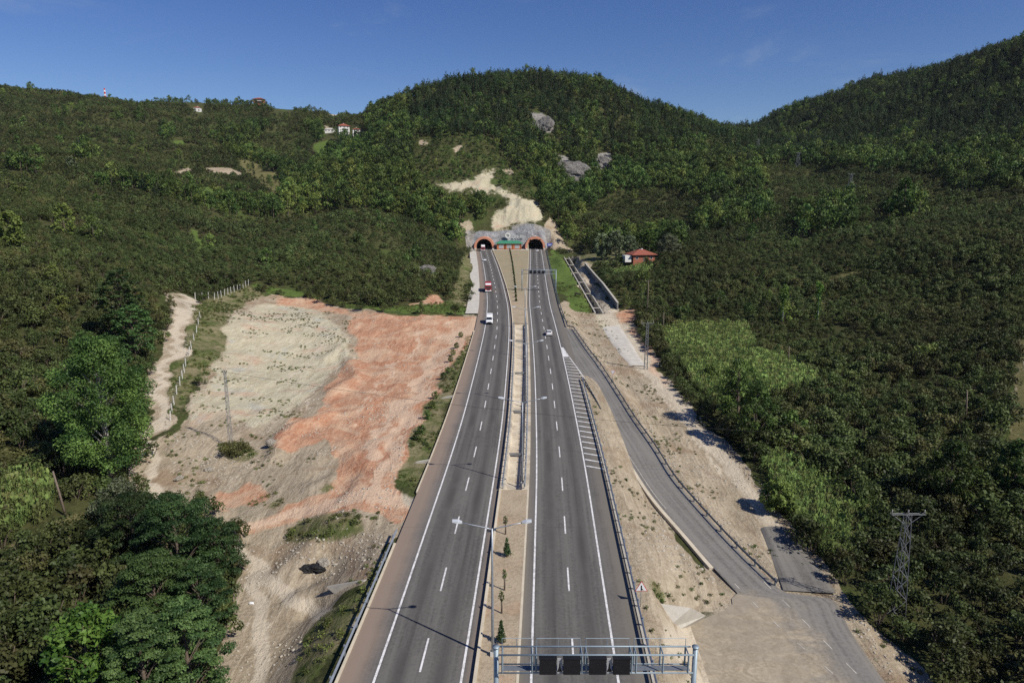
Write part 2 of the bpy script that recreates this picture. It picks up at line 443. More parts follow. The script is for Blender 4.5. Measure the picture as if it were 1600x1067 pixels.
G['red'] = [
 [(565,491),(540,515),(560,545),(530,580),(512,605),(500,628),(460,657),(436,678),(428,700),(448,716),(480,702),(512,690),(532,720),(520,750),(492,772),(450,790),(420,803),(380,818),(350,828),(362,842),(430,824),(500,802),(560,797),(600,802),(630,822),(648,800),(622,770),(620,745),(642,700),(666,652),(692,605),(714,570),(737,535),(752,505),(752,496),(650,492)],
 [(420,462),(470,466),(560,488),(548,494),(500,484),(450,476)],
 [(330,770),(400,748),(420,770),(380,790),(340,788)],
 [(628,476),(650,472),(668,475),(655,484),(635,484)],[(668,462),(690,458),(696,470),(682,482),(668,478)],
 [(965,490),(975,482),(992,484),(996,498),(985,505),(970,503)],
 [(985,505),(1000,520),(1040,590),(1050,620),(1035,600),(1000,545)],
]
G['cream'] = [
 [(352,508),(400,475),(445,472),(500,482),(525,505),(548,540),(520,578),(490,610),(445,650),(410,672),(360,650),(318,640),(330,590),(342,550)],
 [(285,655),(315,605),(330,600),(320,650),(300,680)],
 [(762,358),(765,336),(778,327),(795,322),(820,318),(832,312),(842,320),(848,336),(846,347),(815,353),(790,355)],
 [(660,280),(700,288),(735,284),(752,272),(775,266),(772,277),(746,291),(715,300),(690,294)],
 [(732,290),(762,286),(800,299),(826,313),(840,322),(826,328),(800,314),(770,299),(745,300)],
 [(770,500),(830,500),(830,480),(785,480)],
 [(540,176),(552,174),(552,180),(522,183),(508,180)],
 [(925,490),(960,495),(1030,575),(1000,575),(950,520)],
]
G['green'] = [
 [(440,845),(458,822),(508,800),(575,806),(570,832),(520,842),(470,852)],
 [(728,540),(740,516),(738,545),(700,640),(664,740),(652,768),(622,748),(640,692),(670,640),(700,585)],
 [(540,945),(570,905),(606,862),(602,900),(565,960),(520,1015),(490,1075),(448,1075),(480,1000)],
 [(300,480),(345,462),(390,446),(412,460),(372,480),(350,508),(336,570),(305,605),(268,655),(262,640),(275,590),(300,535),(306,500)],
 [(258,680),(268,675),(275,720),(262,720)],
 [(905,400),(960,391),(1000,394),(1000,402),(955,414),(915,412)],
 [(700,480),(712,450),(722,402),(740,394),(738,420),(730,470),(722,486)],
 [(340,695),(360,685),(392,700),(398,714),(370,722),(345,712)],
 [(470,775),(500,760),(530,745),(520,758),(492,776)],
 [(412,780),(430,778),(438,792),(418,792)],
 [(1010,900),(1030,915),(1045,935),(1035,945),(1020,930)],
 [(0,350),(20,352),(30,368),(0,372)],
]
G['meadow'] = [
 [(860,390),(875,394),(892,420),(916,470),(927,488),(900,487),(872,458),(862,420)],
 [(300,296),(330,291),(358,303),(345,312),(318,313)], [(268,222),(284,218),(292,230),(272,231)],
 [(488,226),(520,216),(527,236),(497,250)], [(388,440),(440,450),(520,470),(600,481),(700,472),(738,482),(740,492),(650,489),(560,484),(470,463),(418,459)],
 [(297,352),(312,362),(322,395),(312,405),(303,380)], [(560,205),(580,205),(575,222),(556,220)],
]
G['dry'] = [
 [(0,862),(60,836),(112,808),(145,800),(148,830),(62,862),(0,888)],
 [(370,245),(420,262),(445,290),(430,310),(400,280),(378,268)], 
 [(1568,690),(1582,610),(1592,530),(1605,490),(1660,490),(1660,790),(1582,760)], [(1285,440),(1330,425),(1355,420),(1330,440),(1290,455)],
 [(520,172),(550,172),(552,178),(510,180)],
]
G['rock'] = [
 [(825,174),(845,177),(862,190),(868,203),(855,208),(840,195)], [(870,242),(892,245),(893,258),(918,271),(908,282),(885,268)],
 [(933,242),(950,237),(958,248),(946,263),(930,268)], [(655,420),(678,417),(680,430),(658,432)],
 [(728,362),(745,362),(790,362),(800,352),(838,350),(860,362),(858,390),(728,392)],
]
def gmask(name, px, py):
    m = np.zeros(np.shape(px), bool)
    for p in G[name]: m |= in_poly(px, py, p)
    return m

# ------------------------------------------------------------------ ground sheet
rows = [-45.0]
while rows[-1] < 1500:
    y = rows[-1]; rows.append(y + max(.6, .0085*max(y, 0)))
rows = np.array(rows)
for yy in (TUN-1.0, TUN+2.2):
    rows[np.argmin(abs(rows-yy))] = yy
NC = 600
tt = np.linspace(-1, 1, NC)
sx = 1.45*(.5*tt + .5*tt**3)
GY, GT = np.meshgrid(rows, sx, indexing='ij')
GX = GT*(GY+60)
GZ = terr(GX, GY)
jx = (fbm(GX/9, GY/9, 3)-.5)*5 + (fbm(GX/2.2+9, GY/2.2, 2)-.5)*2
jy = (fbm(GX/9+40, GY/9+7, 3)-.5)*5 + (fbm(GX/2.2+30, GY/2.2, 2)-.5)*2
sc = np.clip(GY/180, .35, 1.6)
sc = np.where((GX < -14) & (GY < 260) & (GY > 60), sc*1.9, sc)
QX, QY = GX+jx*sc, GY+jy*sc
PXg, PYg, _ = project(QX, QY, GZ)
front = GY > 15
TRACKS = [([(740,506),(690,545),(652,600),(628,650),(600,700),(582,745),(578,780)], 2.2), ([(745,512),(705,560),(672,612),(648,662),(618,712),(600,752)], 2.2), ([(700,500),(640,540),(600,590),(570,650),(560,700)], 2.0), ([(690,505),(632,548),(588,600),(556,660)], 2.0), ([(470,640),(500,600),(540,560)], 2.0), ([(440,600),(480,570),(520,520)], 2.0), ([(360,832),(440,815),(520,795),(575,782)], 2.0), ([(355,842),(405,900),(425,980),(412,1070)], 2.4), ([(372,840),(430,900),(500,952)], 2.2), ([(960,505),(1000,548),(1050,610),(1100,672),(1160,742),(1205,805)], 2.2), ([(942,500),(980,545),(1025,605),(1072,668),(1130,740)], 2.2), ([(752,503),(700,540),(665,592),(640,642),(610,692),(592,732),(588,772)], 15), ([(725,518),(655,600),(604,660),(570,720)], 6), ([(590,772),(520,788),(440,808),(360,835),(330,850)], 10),
 ([(650,790),(588,778)], 15), ([(350,840),(400,880),(440,922),(500,962),(545,972)], 17), ([(395,890),(420,962),(400,1070)], 15), ([(288,462),(298,484),(280,540),(258,590),(248,650),(246,700),(250,780)], 12),
 ([(948,490),(985,532),(1030,592),(1075,652),(1120,702),(1170,762),(1210,822),(1250,872)], 14), ([(1070,1010),(1150,985),(1260,1050),(1300,1100)], 42), ([(900,425),(945,488)], 8), ([(1100,1100),(1200,1100)], 60)]
def seg_dist(px, py, pl):
    d = np.full(np.shape(px), 1e9)
    for (x1, y1), (x2, y2) in zip(pl[:-1], pl[1:]):
        l2 = (x2-x1)**2+(y2-y1)**2; t = np.clip(((px-x1)*(x2-x1)+(py-y1)*(y2-y1))/l2, 0, 1)
        d = np.minimum(d, np.hypot(px-x1-t*(x2-x1), py-y1-t*(y2-y1)))
    return d
trk = np.zeros(GX.shape, np.float32)
for pl, w_ in TRACKS: trk = np.maximum(trk, np.where(front, 1-smooth01(seg_dist(PXg, PYg, pl)/w_/1.5), 0))
masks = {k: (gmask(k, PXg, PYg) & front).astype(np.float32) for k in G}
def blur(a):
    b = np.pad(a, 1, mode='edge')
    return (b[1:-1, 1:-1]*2+b[:-2, 1:-1]+b[2:, 1:-1]+b[1:-1, :-2]+b[1:-1, 2:])/6
for k in masks:
    for _ in range(5 if k in ('red', 'cream', 'dry', 'green') else 2): masks[k] = blur(masks[k])
nR, nC = GX.shape
idx = np.arange(nR*nC).reshape(nR, nC)
Q = np.stack([idx[:-1, :-1], idx[:-1, 1:], idx[1:, 1:], idx[1:, :-1]], -1).reshape(-1, 4)
fc = lambda A: 0.25*(A[:-1, :-1]+A[:-1, 1:]+A[1:, 1:]+A[1:, :-1]).ravel()
fX, fY = fc(GX), fc(GY)
TCL, TCR = -18.6, 15.6                        # tunnel axes
bore = (fY > TUN-2) & (fY < TUN+3.5) & ((abs(fX-TCL) < 5.6) | (abs(fX-TCR) < 5.6))
tc = (fY-CAN0[1])/(CAN1[1]-CAN0[1])
VG = np.stack([GX.ravel(), GY.ravel(), GZ.ravel()], -1)

# ---- ground material
def ground_mat():
    t = NT('ground'); p = t.pos()
    g1 = t.attr('g1'); g2 = t.attr('g2')
    s1 = t.n('ShaderNodeSeparateColor', Color=g1.outputs['Color']); s2 = t.n('ShaderNodeSeparateColor', Color=g2.outputs['Color'])
    pale, red, cream, green = s1.outputs[0], s1.outputs[1], s1.outputs[2], g1.outputs['Alpha']
    dry, rock, meadow, track = s2.outputs[0], s2.outputs[1], s2.outputs[2], g2.outputs['Alpha']
    big = t.noise(p, .045, 5, .6); mid = t.noise(p, .35, 6, .65, .6); fine = t.noise(p, 2.2, 6, .7); fine2 = t.noise(p, 7.0, 4, .7)
    mp = t.n('ShaderNodeMapping', _vector_type='POINT', Vector=p, Scale=(1.0, .16, 1.0), Rotation=(0, 0, R(-12))).outputs[0]
    streak = t.noise(mp, .9, 5, .6, 1.2)
    vo = t.n('ShaderNodeTexVoronoi', Vector=p, Scale=1.9); stone = t.ramp(vo.outputs['Distance'], .16, .26, 1, 0)
    keep = t.ramp(t.n('ShaderNodeSeparateColor', Color=vo.outputs['Color']).outputs[0], .62, .7)
    stone = t.math('MULTIPLY', stone, keep)
    def layer(col, w, a, b, n, k=.7, lo=.40, hi=.60):
        f = t.math('ADD', w, t.math('MULTIPLY', t.math('SUBTRACT', n, .5), k))
        f = t.math('MULTIPLY', t.ramp(f, lo, hi), t.ramp(w, .02, .2))
        return t.mix(f, col, b) if a is None else t.mix(f, col, t.mix(a, b[0], b[1]))
    mm = t.ramp(t.math('MULTIPLY_ADD', fine, .5, t.math('MULTIPLY', mid, .5)), .32, .68)
    base = t.mix(mm, (.036, .042, .014), (.085, .085, .034))
    base = t.mix(t.ramp(big, .5, .66), base, (.06, .085, .022))
    sm = t.ramp(t.math('MULTIPLY_ADD', streak, .55, t.math('MULTIPLY', fine, .45)), .34, .66)
    c = layer(base, pale, sm, ((.27, .215, .145), (.47, .395, .285)), mid)
    c = t.mix(t.math('MULTIPLY', t.math('MULTIPLY', t.ramp(t.noise(p, .09, 5, .6, .8), .5, .64), t.ramp(pale, .4, .9)), .6), c, (.25, .165, .10))
    cream = t.math('ADD', cream, t.math('MULTIPLY', t.math('SUBTRACT', t.noise(p, .075, 4, .65, .6), .52), t.ramp(t.n('ShaderNodeSeparateXYZ', Vector=p).outputs[1], 400, 440, 0, 1.5)))
    c = layer(c, cream, sm, ((.40, .35, .23), (.58, .53, .385)), mid, .9, .3, .75)
    c = t.mix(t.math('MULTIPLY', t.math('MULTIPLY', t.ramp(t.noise(p, .11, 5, .65, 1.0), .52, .68), t.ramp(cream, .3, .9)), .55), c, (.50, .30, .21))
    c = t.mix(t.math('MULTIPLY', t.math('MULTIPLY', t.ramp(t.noise(p, .14, 5, .65, .4), .56, .68), t.ramp(cream, .3, .9)), .5), c, (.40, .42, .38))
    rm = t.mix(sm, (.38, .17, .095), (.55, .335, .21))
    rm = t.mix(t.math('MULTIPLY', t.ramp(t.noise(p, .13, 6, .65, .9), .44, .64), .75), rm, (.57, .41, .275))
    rm = t.mix(t.math('MULTIPLY', t.ramp(t.noise(p, .21, 5, .65, .5), .60, .70), .7), rm, (.45, .40, .30))
    f = t.math('ADD', red, t.math('MULTIPLY', t.math('SUBTRACT', t.math('MULTIPLY_ADD', t.noise(p, .10, 6, .7, 1.0), .6, t.math('MULTIPLY', mid, .4)), .5), 2.7))
    c = t.mix(t.math('MULTIPLY', t.ramp(f, .34, .66), t.ramp(red, .02, .25)), c, rm)
    tf = t.math('MULTIPLY', t.ramp(t.math('ADD', track, t.math('MULTIPLY', t.math('SUBTRACT', streak, .5), .9)), .25, .8), .85)
    c = t.mix(tf, c, t.mix(t.ramp(red, .2, .7), (.56, .485, .37), (.61, .445, .31)))
    c = layer(c, dry, mm, ((.085, .09, .033), (.19, .165, .075)), mid, 1.2)
    rk = t.mix(t.ramp(t.math('MULTIPLY_ADD', fine, .5, t.math('MULTIPLY', mid, .5)), .36, .64), (.10, .095, .085), (.38, .355, .32))
    c = layer(c, rock, None, rk, mid, .5)
    gr = t.mix(t.ramp(t.math('MULTIPLY_ADD', mid, .5, t.math('MULTIPLY', t.noise(p, .16, 4), .5)), .38, .60), t.mix(mm, (.055, .078, .020), (.12, .145, .042)), t.mix(mm, (.13, .115, .055), (.27, .23, .135)))
    c = layer(c, green, None, gr, t.math('MULTIPLY_ADD', fine, .6, t.math('MULTIPLY', mid, .4)), 2.2, .34, .66)
    md = t.mix(mm, (.055, .095, .018), (.13, .18, .045))
    c = layer(c, meadow, None, md, mid, .6)
    # stones and small clods
    any_dirt = t.math('MULTIPLY', t.ramp(t.math('SUBTRACT', t.math('ADD', pale, cream), t.math('ADD', t.math('MULTIPLY', red, 2.0), track)), .3, .8), t.ramp(t.noise(p, .12, 3), .42, .6))
    c = t.mix(t.math('MULTIPLY', t.math('MULTIPLY', stone, any_dirt), .7), c, (.60, .57, .50))
    # sparse weeds on the bare ground
    wd = t.math('MULTIPLY', t.ramp(t.math('MULTIPLY_ADD', fine, .6, t.math('MULTIPLY', big, .4)), .56, .63), t.math('SUBTRACT', 1.0, t.ramp(red, .2, .8)))
    c = t.mix(t.math('MULTIPLY', wd, .6), c, (.11, .125, .05))
    h = t.math('ADD', t.math('MULTIPLY', mid, 1.3), t.math('ADD', t.math('MULTIPLY', fine, .55), t.math('ADD', t.math('MULTIPLY', fine2, .18), t.math('MULTIPLY', streak, .6))))
    return t.out(c, .95, 0, t.bump(h, .7, .55), .1)
M['ground'] = ground_mat()

g1 = np.stack([masks['pale'], masks['red'], masks['cream'], masks['green']], -1).reshape(-1, 4)
g2 = np.stack([masks['dry'], masks['rock'], masks['meadow'], trk], -1).reshape(-1, 4)
bare = np.maximum.reduce([fc(masks['pale']), fc(masks['red']), fc(masks['cream'])]) > .5
grs = (np.maximum(fc(masks['green']), fc(masks['meadow'])) > .5)
dist2 = fY
fpx, fpy, _ = project(fX, fY, fc(GZ))
track = (in_poly(fpx, fpy, [(200,455),(310,455),(310,500),(262,655),(290,800),(200,800)]) | (in_poly(fpx, fpy, [(868,460),(1000,490),(1480,1080),(1050,1080),(1000,750)]))) & bare
cls = np.zeros(len(Q), int)
cls[bare & (fY < 300) & (fX < 0)] = 1
cls[bare & (fY < 300) & (fX >= 0)] = 4
cls[track] = 2
cls[grs & (fY < 480)] = 3
corr = (fX > XL(fY)-LW-SHL-1) & (fX < XR(fY)+LW+SHL+1) & (fY < TUN)
cls[corr] = 0
def ground_part(name, sel):
    q = Q[sel & ~bore]
    u, inv = np.unique(q, return_inverse=True)
    me = mesh_arrays(name, VG[u], inv.reshape(-1, 4), [M['ground']], True)
    for nm, arr in (('g1', g1), ('g2', g2)):
        a = me.color_attributes.new(nm, 'FLOAT_COLOR', 'POINT'); a.data.foreach_set('color', arr[u].astype(np.float32).ravel())
    o = link(bpy.data.objects.new(name, me)); tag(o, kind='structure'); return o
ground_part('hillside', cls == 0)
ground_part('dirt_yard', cls == 1)
ground_part('dirt_track', cls == 2)
ground_part('grass_verge', cls == 3)
ground_part('dirt_verge', cls == 4)
# ------------------------------------------------------------------ roads
def strip(name, Ys, lefts, rights, zf, mat, ncol=8, parent=None, kind='structure', uvc=None):
    """ribbon along the valley; uv = (metres across from uvc, metres along)"""
    Ys = np.asarray(Ys, float); a = lefts(Ys) if callable(lefts) else lefts; b = rights(Ys) if callable(rights) else rights
    f = np.linspace(0, 1, ncol+1)[None]
    X = a[:, None]*(1-f) + b[:, None]*f
    Yg = np.repeat(Ys[:, None], ncol+1, 1)
    Z = zf(X, Yg)
    n, k = X.shape; ix = np.arange(n*k).reshape(n, k)
    q = np.stack([ix[:-1, :-1], ix[:-1, 1:], ix[1:, 1:], ix[1:, :-1]], -1).reshape(-1, 4)
    V = np.stack([X.ravel(), Yg.ravel(), Z.ravel()], -1)
    me = mesh_arrays(name, V, q, [mat], True)
    U = X - (uvc(Yg) if uvc else 0)
    uv = me.uv_layers.new(name='UVMap')
    uv.data.foreach_set('uv', np.stack([U.ravel()[q.ravel()], Yg.ravel()[q.ravel()]], -1).astype(np.float32).ravel())
    o = link(bpy.data.objects.new(name, me), parent)
    if kind and parent is None: tag(o, kind=kind)
    return o

def asphalt(name, base, dirt, lo, hi, side, patch=.5, wheel=True):
    t = NT(name); p = t.pos()
    uv = t.n('ShaderNodeTexCoord').outputs['UV']; u = t.n('ShaderNodeSeparateXYZ', Vector=uv).outputs[0]
    big = t.noise(p, .08, 4); fine = t.noise(p, 3.0, 6, .7); gr = t.noise(p, 18.0, 3)
    st = t.noise(t.n('ShaderNodeMapping', Vector=uv, Scale=(1.6, .02, 1)).outputs[0], 1.0, 5, .6)
    f = t.math('MULTIPLY_ADD', fine, .35, t.math('MULTIPLY_ADD', st, .5, t.math('MULTIPLY', big, .25)))
    c = t.mix(t.ramp(f, .38, .62), [x*.66 for x in base], [x*1.32 for x in base])
    if wheel:      # oil and tyre polish along the two lanes, an old paving joint between them
        w = t.math('ABSOLUTE', u); w2 = t.math('ABSOLUTE', t.math('SUBTRACT', w, 1.75))
        pol = t.math('MULTIPLY', t.ramp(w2, .1, 1.1, 1, 0), t.ramp(big, .3, .7, .35, 1))
        c = t.mix(t.math('MULTIPLY', pol, .85), c, [x*.55 for x in base])
    # dust lying on the shoulders
    sd = t.math('MULTIPLY', u, float(side)); nn = t.math('MULTIPLY_ADD', t.noise(p, .25, 5), 1.6, -.8)
    d1 = t.ramp(t.math('ADD', sd, nn), lo, hi)
    c = t.mix(t.math('MULTIPLY', d1, .85), c, dirt)
    d2 = t.ramp(t.math('ADD', t.math('MULTIPLY', u, -float(side)), t.math('MULTIPLY', nn, .3)), 3.6, 4.3)
    c = t.mix(t.math('MULTIPLY', d2, .55), c, dirt)
    if not wheel and name == 'asphalt_ramp':
        yy = t.n('ShaderNodeSeparateXYZ', Vector=uv).outputs[1]
        dj = t.math('MULTIPLY', t.ramp(t.math('ADD', yy, t.math('MULTIPLY', nn, 9.0)), 60, 73, 1, 0), t.ramp(t.math('ADD', u, t.math('MULTIPLY', nn, 1.6)), -2.6, .6, 1, 0))
        tan = t.mix(t.ramp(t.math('MULTIPLY_ADD', t.noise(p, .5, 6, .7, 1.5), .6, t.math('MULTIPLY', fine, .4)), .36, .64), (.26, .21, .14), (.47, .395, .28))
        thru = t.ramp(t.noise(t.n('ShaderNodeMapping', Vector=p, Rotation=(0, 0, R(35)), Scale=(.12, .5, 1)).outputs[0], 1.0, 5, .65, 1.2), .40, .62, .45, 1)
        c = t.mix(t.math('MULTIPLY', t.math('MULTIPLY', dj, thru), .95), c, tan)
    # cracks / transverse joints
    yv = t.n('ShaderNodeSeparateXYZ', Vector=uv).outputs[1]
    j = t.ramp(t.math('ABSOLUTE', t.math('SUBTRACT', t.math('FRACT', t.math('DIVIDE', t.math('ADD', yv, t.math('MULTIPLY', big, 3)), 31.0)), .5)), 0.0, .0025, .35, 0)
    c = t.mix(j, c, [x*.4 for x in base])
    pt = t.ramp(t.noise(p, .55, 6, .7), .62, .72)
    c = t.mix(t.math('MULTIPLY', pt, patch*.35), c, dirt)
    return t.out(c, .85, 0, t.bump(t.math('ADD', gr, fine), .25, .02), .25)
M['asph_l'] = asphalt('asphalt_left', (.112, .105, .095), (.27, .205, .155), 3.4, 5.6, -1)
M['asph_r'] = asphalt('asphalt_right', (.112, .105, .095), (.18, .16, .13), 3.5, 6.0, 1, .3)
M['asph_ramp'] = asphalt('asphalt_ramp', (.165, .155, .138), (.36, .30, .215), 1.8, 4.2, 1, .8, False)
M['asph_new'] = asphalt('asphalt_stub', (.15, .14, .122), (.33, .28, .21), 1.0, 6.0, 1, .5, False)
def paint_mat():
    t = NT('road_paint'); p = t.pos(); n = t.noise(p, 1.4, 6, .7); n2 = t.noise(p, 9, 3)
    w = t.ramp(t.math('MULTIPLY_ADD', n2, .4, t.math('MULTIPLY', n, .6)), .36, .58)
    return t.out(t.mix(w, (.40, .39, .37), (.78, .77, .74)), .7)
M['paint'] = paint_mat()
M['paint_worn'] = plain('worn_paint', (.42, .39, .33), .8, 0, .3, 1.5)

YS = np.concatenate([np.arange(-20, 130, 1.0), np.arange(130, 560, 2.0)])
zroad = lambda X, Y: RZ(Y) + 0*X
zup = lambda d: (lambda X, Y: RZ(Y) + d + 0*X)
road_l = strip('road', YS, lambda Y: XL(Y)-LW-SHL, lambda Y: XL(Y)+LW+SHI, zroad, M['asph_l'], 18, uvc=XL)
road_r = strip('road', YS, lambda Y: XR(Y)-LW-SHI, lambda Y: XR(Y)+LW+SHL-.2, zroad, M['asph_r'], 18, uvc=XR)

def band(mb, Ys, xf, w, zf):
    Ys = np.asarray(Ys, float); x = xf(Ys); z = zf(x, Ys)
    vs = []; fs = []
    for i in range(len(Ys)):
        vs += [(x[i]-w/2, Ys[i], z[i]), (x[i]+w/2, Ys[i], z[i])]
        if i: fs.append((2*i-2, 2*i-1, 2*i+1, 2*i))
    mb.add(vs, fs)
YM = np.arange(-18, 530, 2.0)
for rd, xc in ((road_l, XL), (road_r, XR)):
    e = MB()
    band(e, YM, lambda Y: xc(Y)-LW, .2, zup(.012)); band(e, YM, lambda Y: xc(Y)+LW, .2, zup(.012))
    e.build('edge_line', M['paint'], rd)
    d = MB(); y = 50.2-12.1*5
    while y < 525:
        w = .17 if y < 250 else .22
        band(d, np.linspace(y, y+4.5, 4), lambda Y: xc(Y), w, zup(.012)); y += 12.1
    d.build('lane_dashes', M['paint'], rd)

# ramp road
YR = np.arange(-30, 214, 1.0)
zramp = lambda X, Y: ZRAMP(Y) + .02 + .03*smooth01((Y-140)/10)*0
def ramp_left(Y):
    a = XRL(Y); b = XR(Y)+LW+SHL-.2
    return np.where(Y > 138, np.minimum(a, b), np.maximum(a, b))
ramp_l_edge = lambda Y: np.where(Y > 142, XR(Y)+LW+SHL-.2, np.maximum(XAPRON(Y), XR(Y)+LW+SHL-.2))
ramp_r_edge = lambda Y: np.maximum(np.where(Y > 196, XR(Y)+LW+SHL+.35, XRE(Y)), ramp_l_edge(Y)+.3)
ramp = strip('ramp_road', YR, ramp_l_edge, ramp_r_edge, lambda X, Y: ZRAMP(Y) + .015, M['asph_ramp'], 28, uvc=lambda Y: ramp_r_edge(Y)-2.7)
e = MB()
band(e, np.arange(71, 200, 1.5), lambda Y: np.minimum(ramp_r_edge(Y), XRR(Y))-.7, .12, lambda X, Y: ZRAMP(Y)+.03)
for y in np.arange(86, 150, 1.5): pass
band(e, np.arange(88, 139, 1.5), lambda Y: ramp_l_edge(Y)+.55, .12, lambda X, Y: ZRAMP(Y)+.03)
e.build('edge_line', M['paint_worn'], ramp)
d = MB()
for y in np.arange(46, 70, 3.4):
    band(d, [y, y+.7, y+1.4], lambda Y: XRR(Y)-.9, .13, lambda X, Y: ZRAMP(Y)+.03)
    if y > 56: band(d, [y, y+.5, y+1.0], lambda Y: XRL(Y)+.7, .12, lambda X, Y: ZRAMP(Y)+.03)
d.build('edge_dashes', M['paint_worn'], ramp)

# hatched nose where the ramp leaves
hm = MB(); zt = .035
y0, y1 = float(at_prof(910, 728, RZ)[1]), float(at_prof(905, 560, RZ)[1])
def gore_r(Y):
    return np.where(Y > 143, XRL(Y)+.1, XR(Y)+LW+SHL-.25)
nst = 27
for y in np.linspace(y0, y1, nst):
    xa = float(XR(y)+LW+.2); ysh = 1.15
    xb = float(min(gore_r(y-ysh), XR(y)+LW+3.4))
    xm = xa+(xb-xa)
    sl = (y-y0)/(y1-y0)
    pts = []
    for f in (0, .5, 1):
        X = xa+(xb-xa)*f; Y = y - ysh*f*min(1, (xb-xa)/2.4)
        pts.append((X, Y))
    vs = []; fs = []
    for i, (X, Y) in enumerate(pts):
        w = .42
        vs += [(X, Y-w/2, float(RZ(Y))+zt), (X, Y+w/2, float(RZ(Y))+zt)]
        if i: fs.append((2*i-2, 2*i, 2*i+1, 2*i-1))
    hm.add(vs, fs)
# solid white tip of the nose and its outer line
tipY = np.linspace(y1+1.5, float(at_prof(880, 543, RZ)[1]), 8)
vs = []; fs = []
for i, y in enumerate(tipY):
    vs += [(float(XR(y)+LW), y, float(RZ(y))+zt), (float(max(XRL(y)+.1, XR(y)+LW+.25)), y, float(RZ(y))+zt)]
    if i: fs.append((2*i-2, 2*i-1, 2*i+1, 2*i))
hm.add(vs, fs)
band(hm, np.arange(143, tipY[-1], 1.5), lambda Y: XRL(Y)+.1, .2, lambda X, Y: RZ(Y)+zt)
hm.build('gore_hatching', M['paint'], road_r)
# arrow / lane end mark under the gantry
am = MB(); ya = float(at_prof(975, 1060, RZ)[1]); xa = float(XR(ya)+LW+.4)
am.add([(xa, ya+.2, .013), (xa+2.6, ya-1.3, .013), (xa+2.6, ya-1.8, .013), (xa, ya-.35, .013)], [(0, 3, 2, 1)])
am.build('lane_mark', M['paint'], road_r)

# concrete edge beam that carries the ramp above the ditch
eb = MB(); rr = []
for y in np.arange(74, 132, 1.5):
    x = float(ramp_l_edge(y)); z = float(ZRAMP(y))
    rr.append([(x-.62, y, z-1.0), (x-.5, y, z+.03), (x+.02, y, z+.03), (x+.02, y, z-1.0)])
eb.rings(rr)
tag(eb.build('kerb', M['cream_conc']), kind='structure')

# paved stub with dark broken edges
def quad_patch(name, px_l, px_r, zoff, mat, n=14):
    A = [ground(*p) for p in px_l]; B = [ground(*p) for p in px_r]
    def samp(P):
        P = np.array(P); t = np.linspace(0, len(P)-1, n)
        return np.stack([np.interp(t, range(len(P)), P[:, k]) for k in range(3)], -1)
    a, b = samp(A), samp(B); mb = MB(); k = 8
    k = 12 if name == 'side_road' else 8
    vs = []; fs = []
    for i in range(n):
        for j in range(k+1):
            f = j/k; q = a[i]*(1-f)+b[i]*f
            z = float(terr(np.array([q[0]]), np.array([q[1]]))[0])
            edge = min(1, min(f, 1-f)*8)
            zz = z+zoff*edge+.02
            if name == 'side_road': zz = zz+(float(ZRAMP(q[1]))+.02-zz)*float(smooth01((i/(n-1)-.72)/.28))
            vs.append((q[0], q[1], zz))
    for i in range(n-1):
        for j in range(k): fs.append((i*(k+1)+j, i*(k+1)+j+1, (i+1)*(k+1)+j+1, (i+1)*(k+1)+j))
    mb.add(vs, fs)
    o = mb.build(name, mat, smooth=True); me = o.data
    uv = me.uv_layers.new(name='UVMap')
    for l in me.loops:
        i, j = divmod(l.vertex_index, k+1); uv.data[l.index].uv = ((j/k-.5)*5, i*1.5)
    return tag(o, kind='structure')
quad_patch('side_road', [(1188,826),(1203,862),(1212,890),(1224,924)],
           [(1231,826),(1262,862),(1284,893),(1307,930)], .3, M['asph_new'])
# pale slab strip beside the dirt track
def slab_mat():
    t = NT('concrete_slabs'); p = t.pos(); n = t.noise(p, .6, 5); f = t.noise(p, 5, 4)
    c = t.mix(t.ramp(t.math('MULTIPLY_ADD', n, .6, t.math('MULTIPLY', f, .4)), .35, .65), (.44, .41, .35), (.60, .56, .49))
    y = t.n('ShaderNodeSeparateXYZ', Vector=p).outputs[1]
    j = t.ramp(t.math('ABSOLUTE', t.math('SUBTRACT', t.math('FRACT', t.math('DIVIDE', y, 4.0)), .5)), .0, .03, .6, 0)
    return t.out(t.mix(j, c, (.25, .23, .2)), .9, 0, t.bump(f, .2, .05))
M['slabs'] = slab_mat()
quad_patch('pavement', [(941,512),(955,535),(968,553),(985,572)], [(968,508),(982,530),(995,551),(1010,573)], .18, M['slabs'], 20)
# concrete apron along the left carriageway before the tunnel
YA = np.arange(float(at_prof(735, 490, RZ)[1]), 452, 3.0)
strip('pavement', YA, lambda Y: XL(Y)-LW-SHL-4.2, lambda Y: XL(Y)-LW-SHL-.02, zup(.05), M['slabs'], 6)

# ------------------------------------------------------------------ median beds, kerbs, ditch
def bed_mat():
    t = NT('median_soil'); p = t.pos(); n = t.noise(p, .25, 5, .6); f = t.noise(p, 2.5, 6, .7)
    mm = t.ramp(t.math('MULTIPLY_ADD', f, .6, t.math('MULTIPLY', n, .4)), .35, .66)
    y = t.n('ShaderNodeSeparateXYZ', Vector=p).outputs[1]
    c = t.mix(mm, (.30, .235, .155), (.47, .385, .275))
    c2 = t.mix(mm, (.25, .21, .13), (.38, .33, .22))
    c = t.mix(t.ramp(t.math('MULTIPLY_ADD', n, 90.0, y), 270, 330), c, c2)
    c = t.mix(t.math('MULTIPLY', t.ramp(t.noise(p, .16, 4), .54, .68), .45), c, (.44, .27, .17))
    c = t.mix(t.math('MULTIPLY', t.ramp(t.math('MULTIPLY_ADD', f, .7, t.math('MULTIPLY', n, .3)), .56, .64), .7), c, (.12, .13, .05))
    return t.out(c, .95, 0, t.bump(t.math('ADD', f, n), .6, .15), .1)
M['bed'] = bed_mat()
ML = lambda Y: XL(Y)+LW+SHI
MR = lambda Y: XR(Y)-LW-SHI
CH0, CH1 = 86.5, 203.0
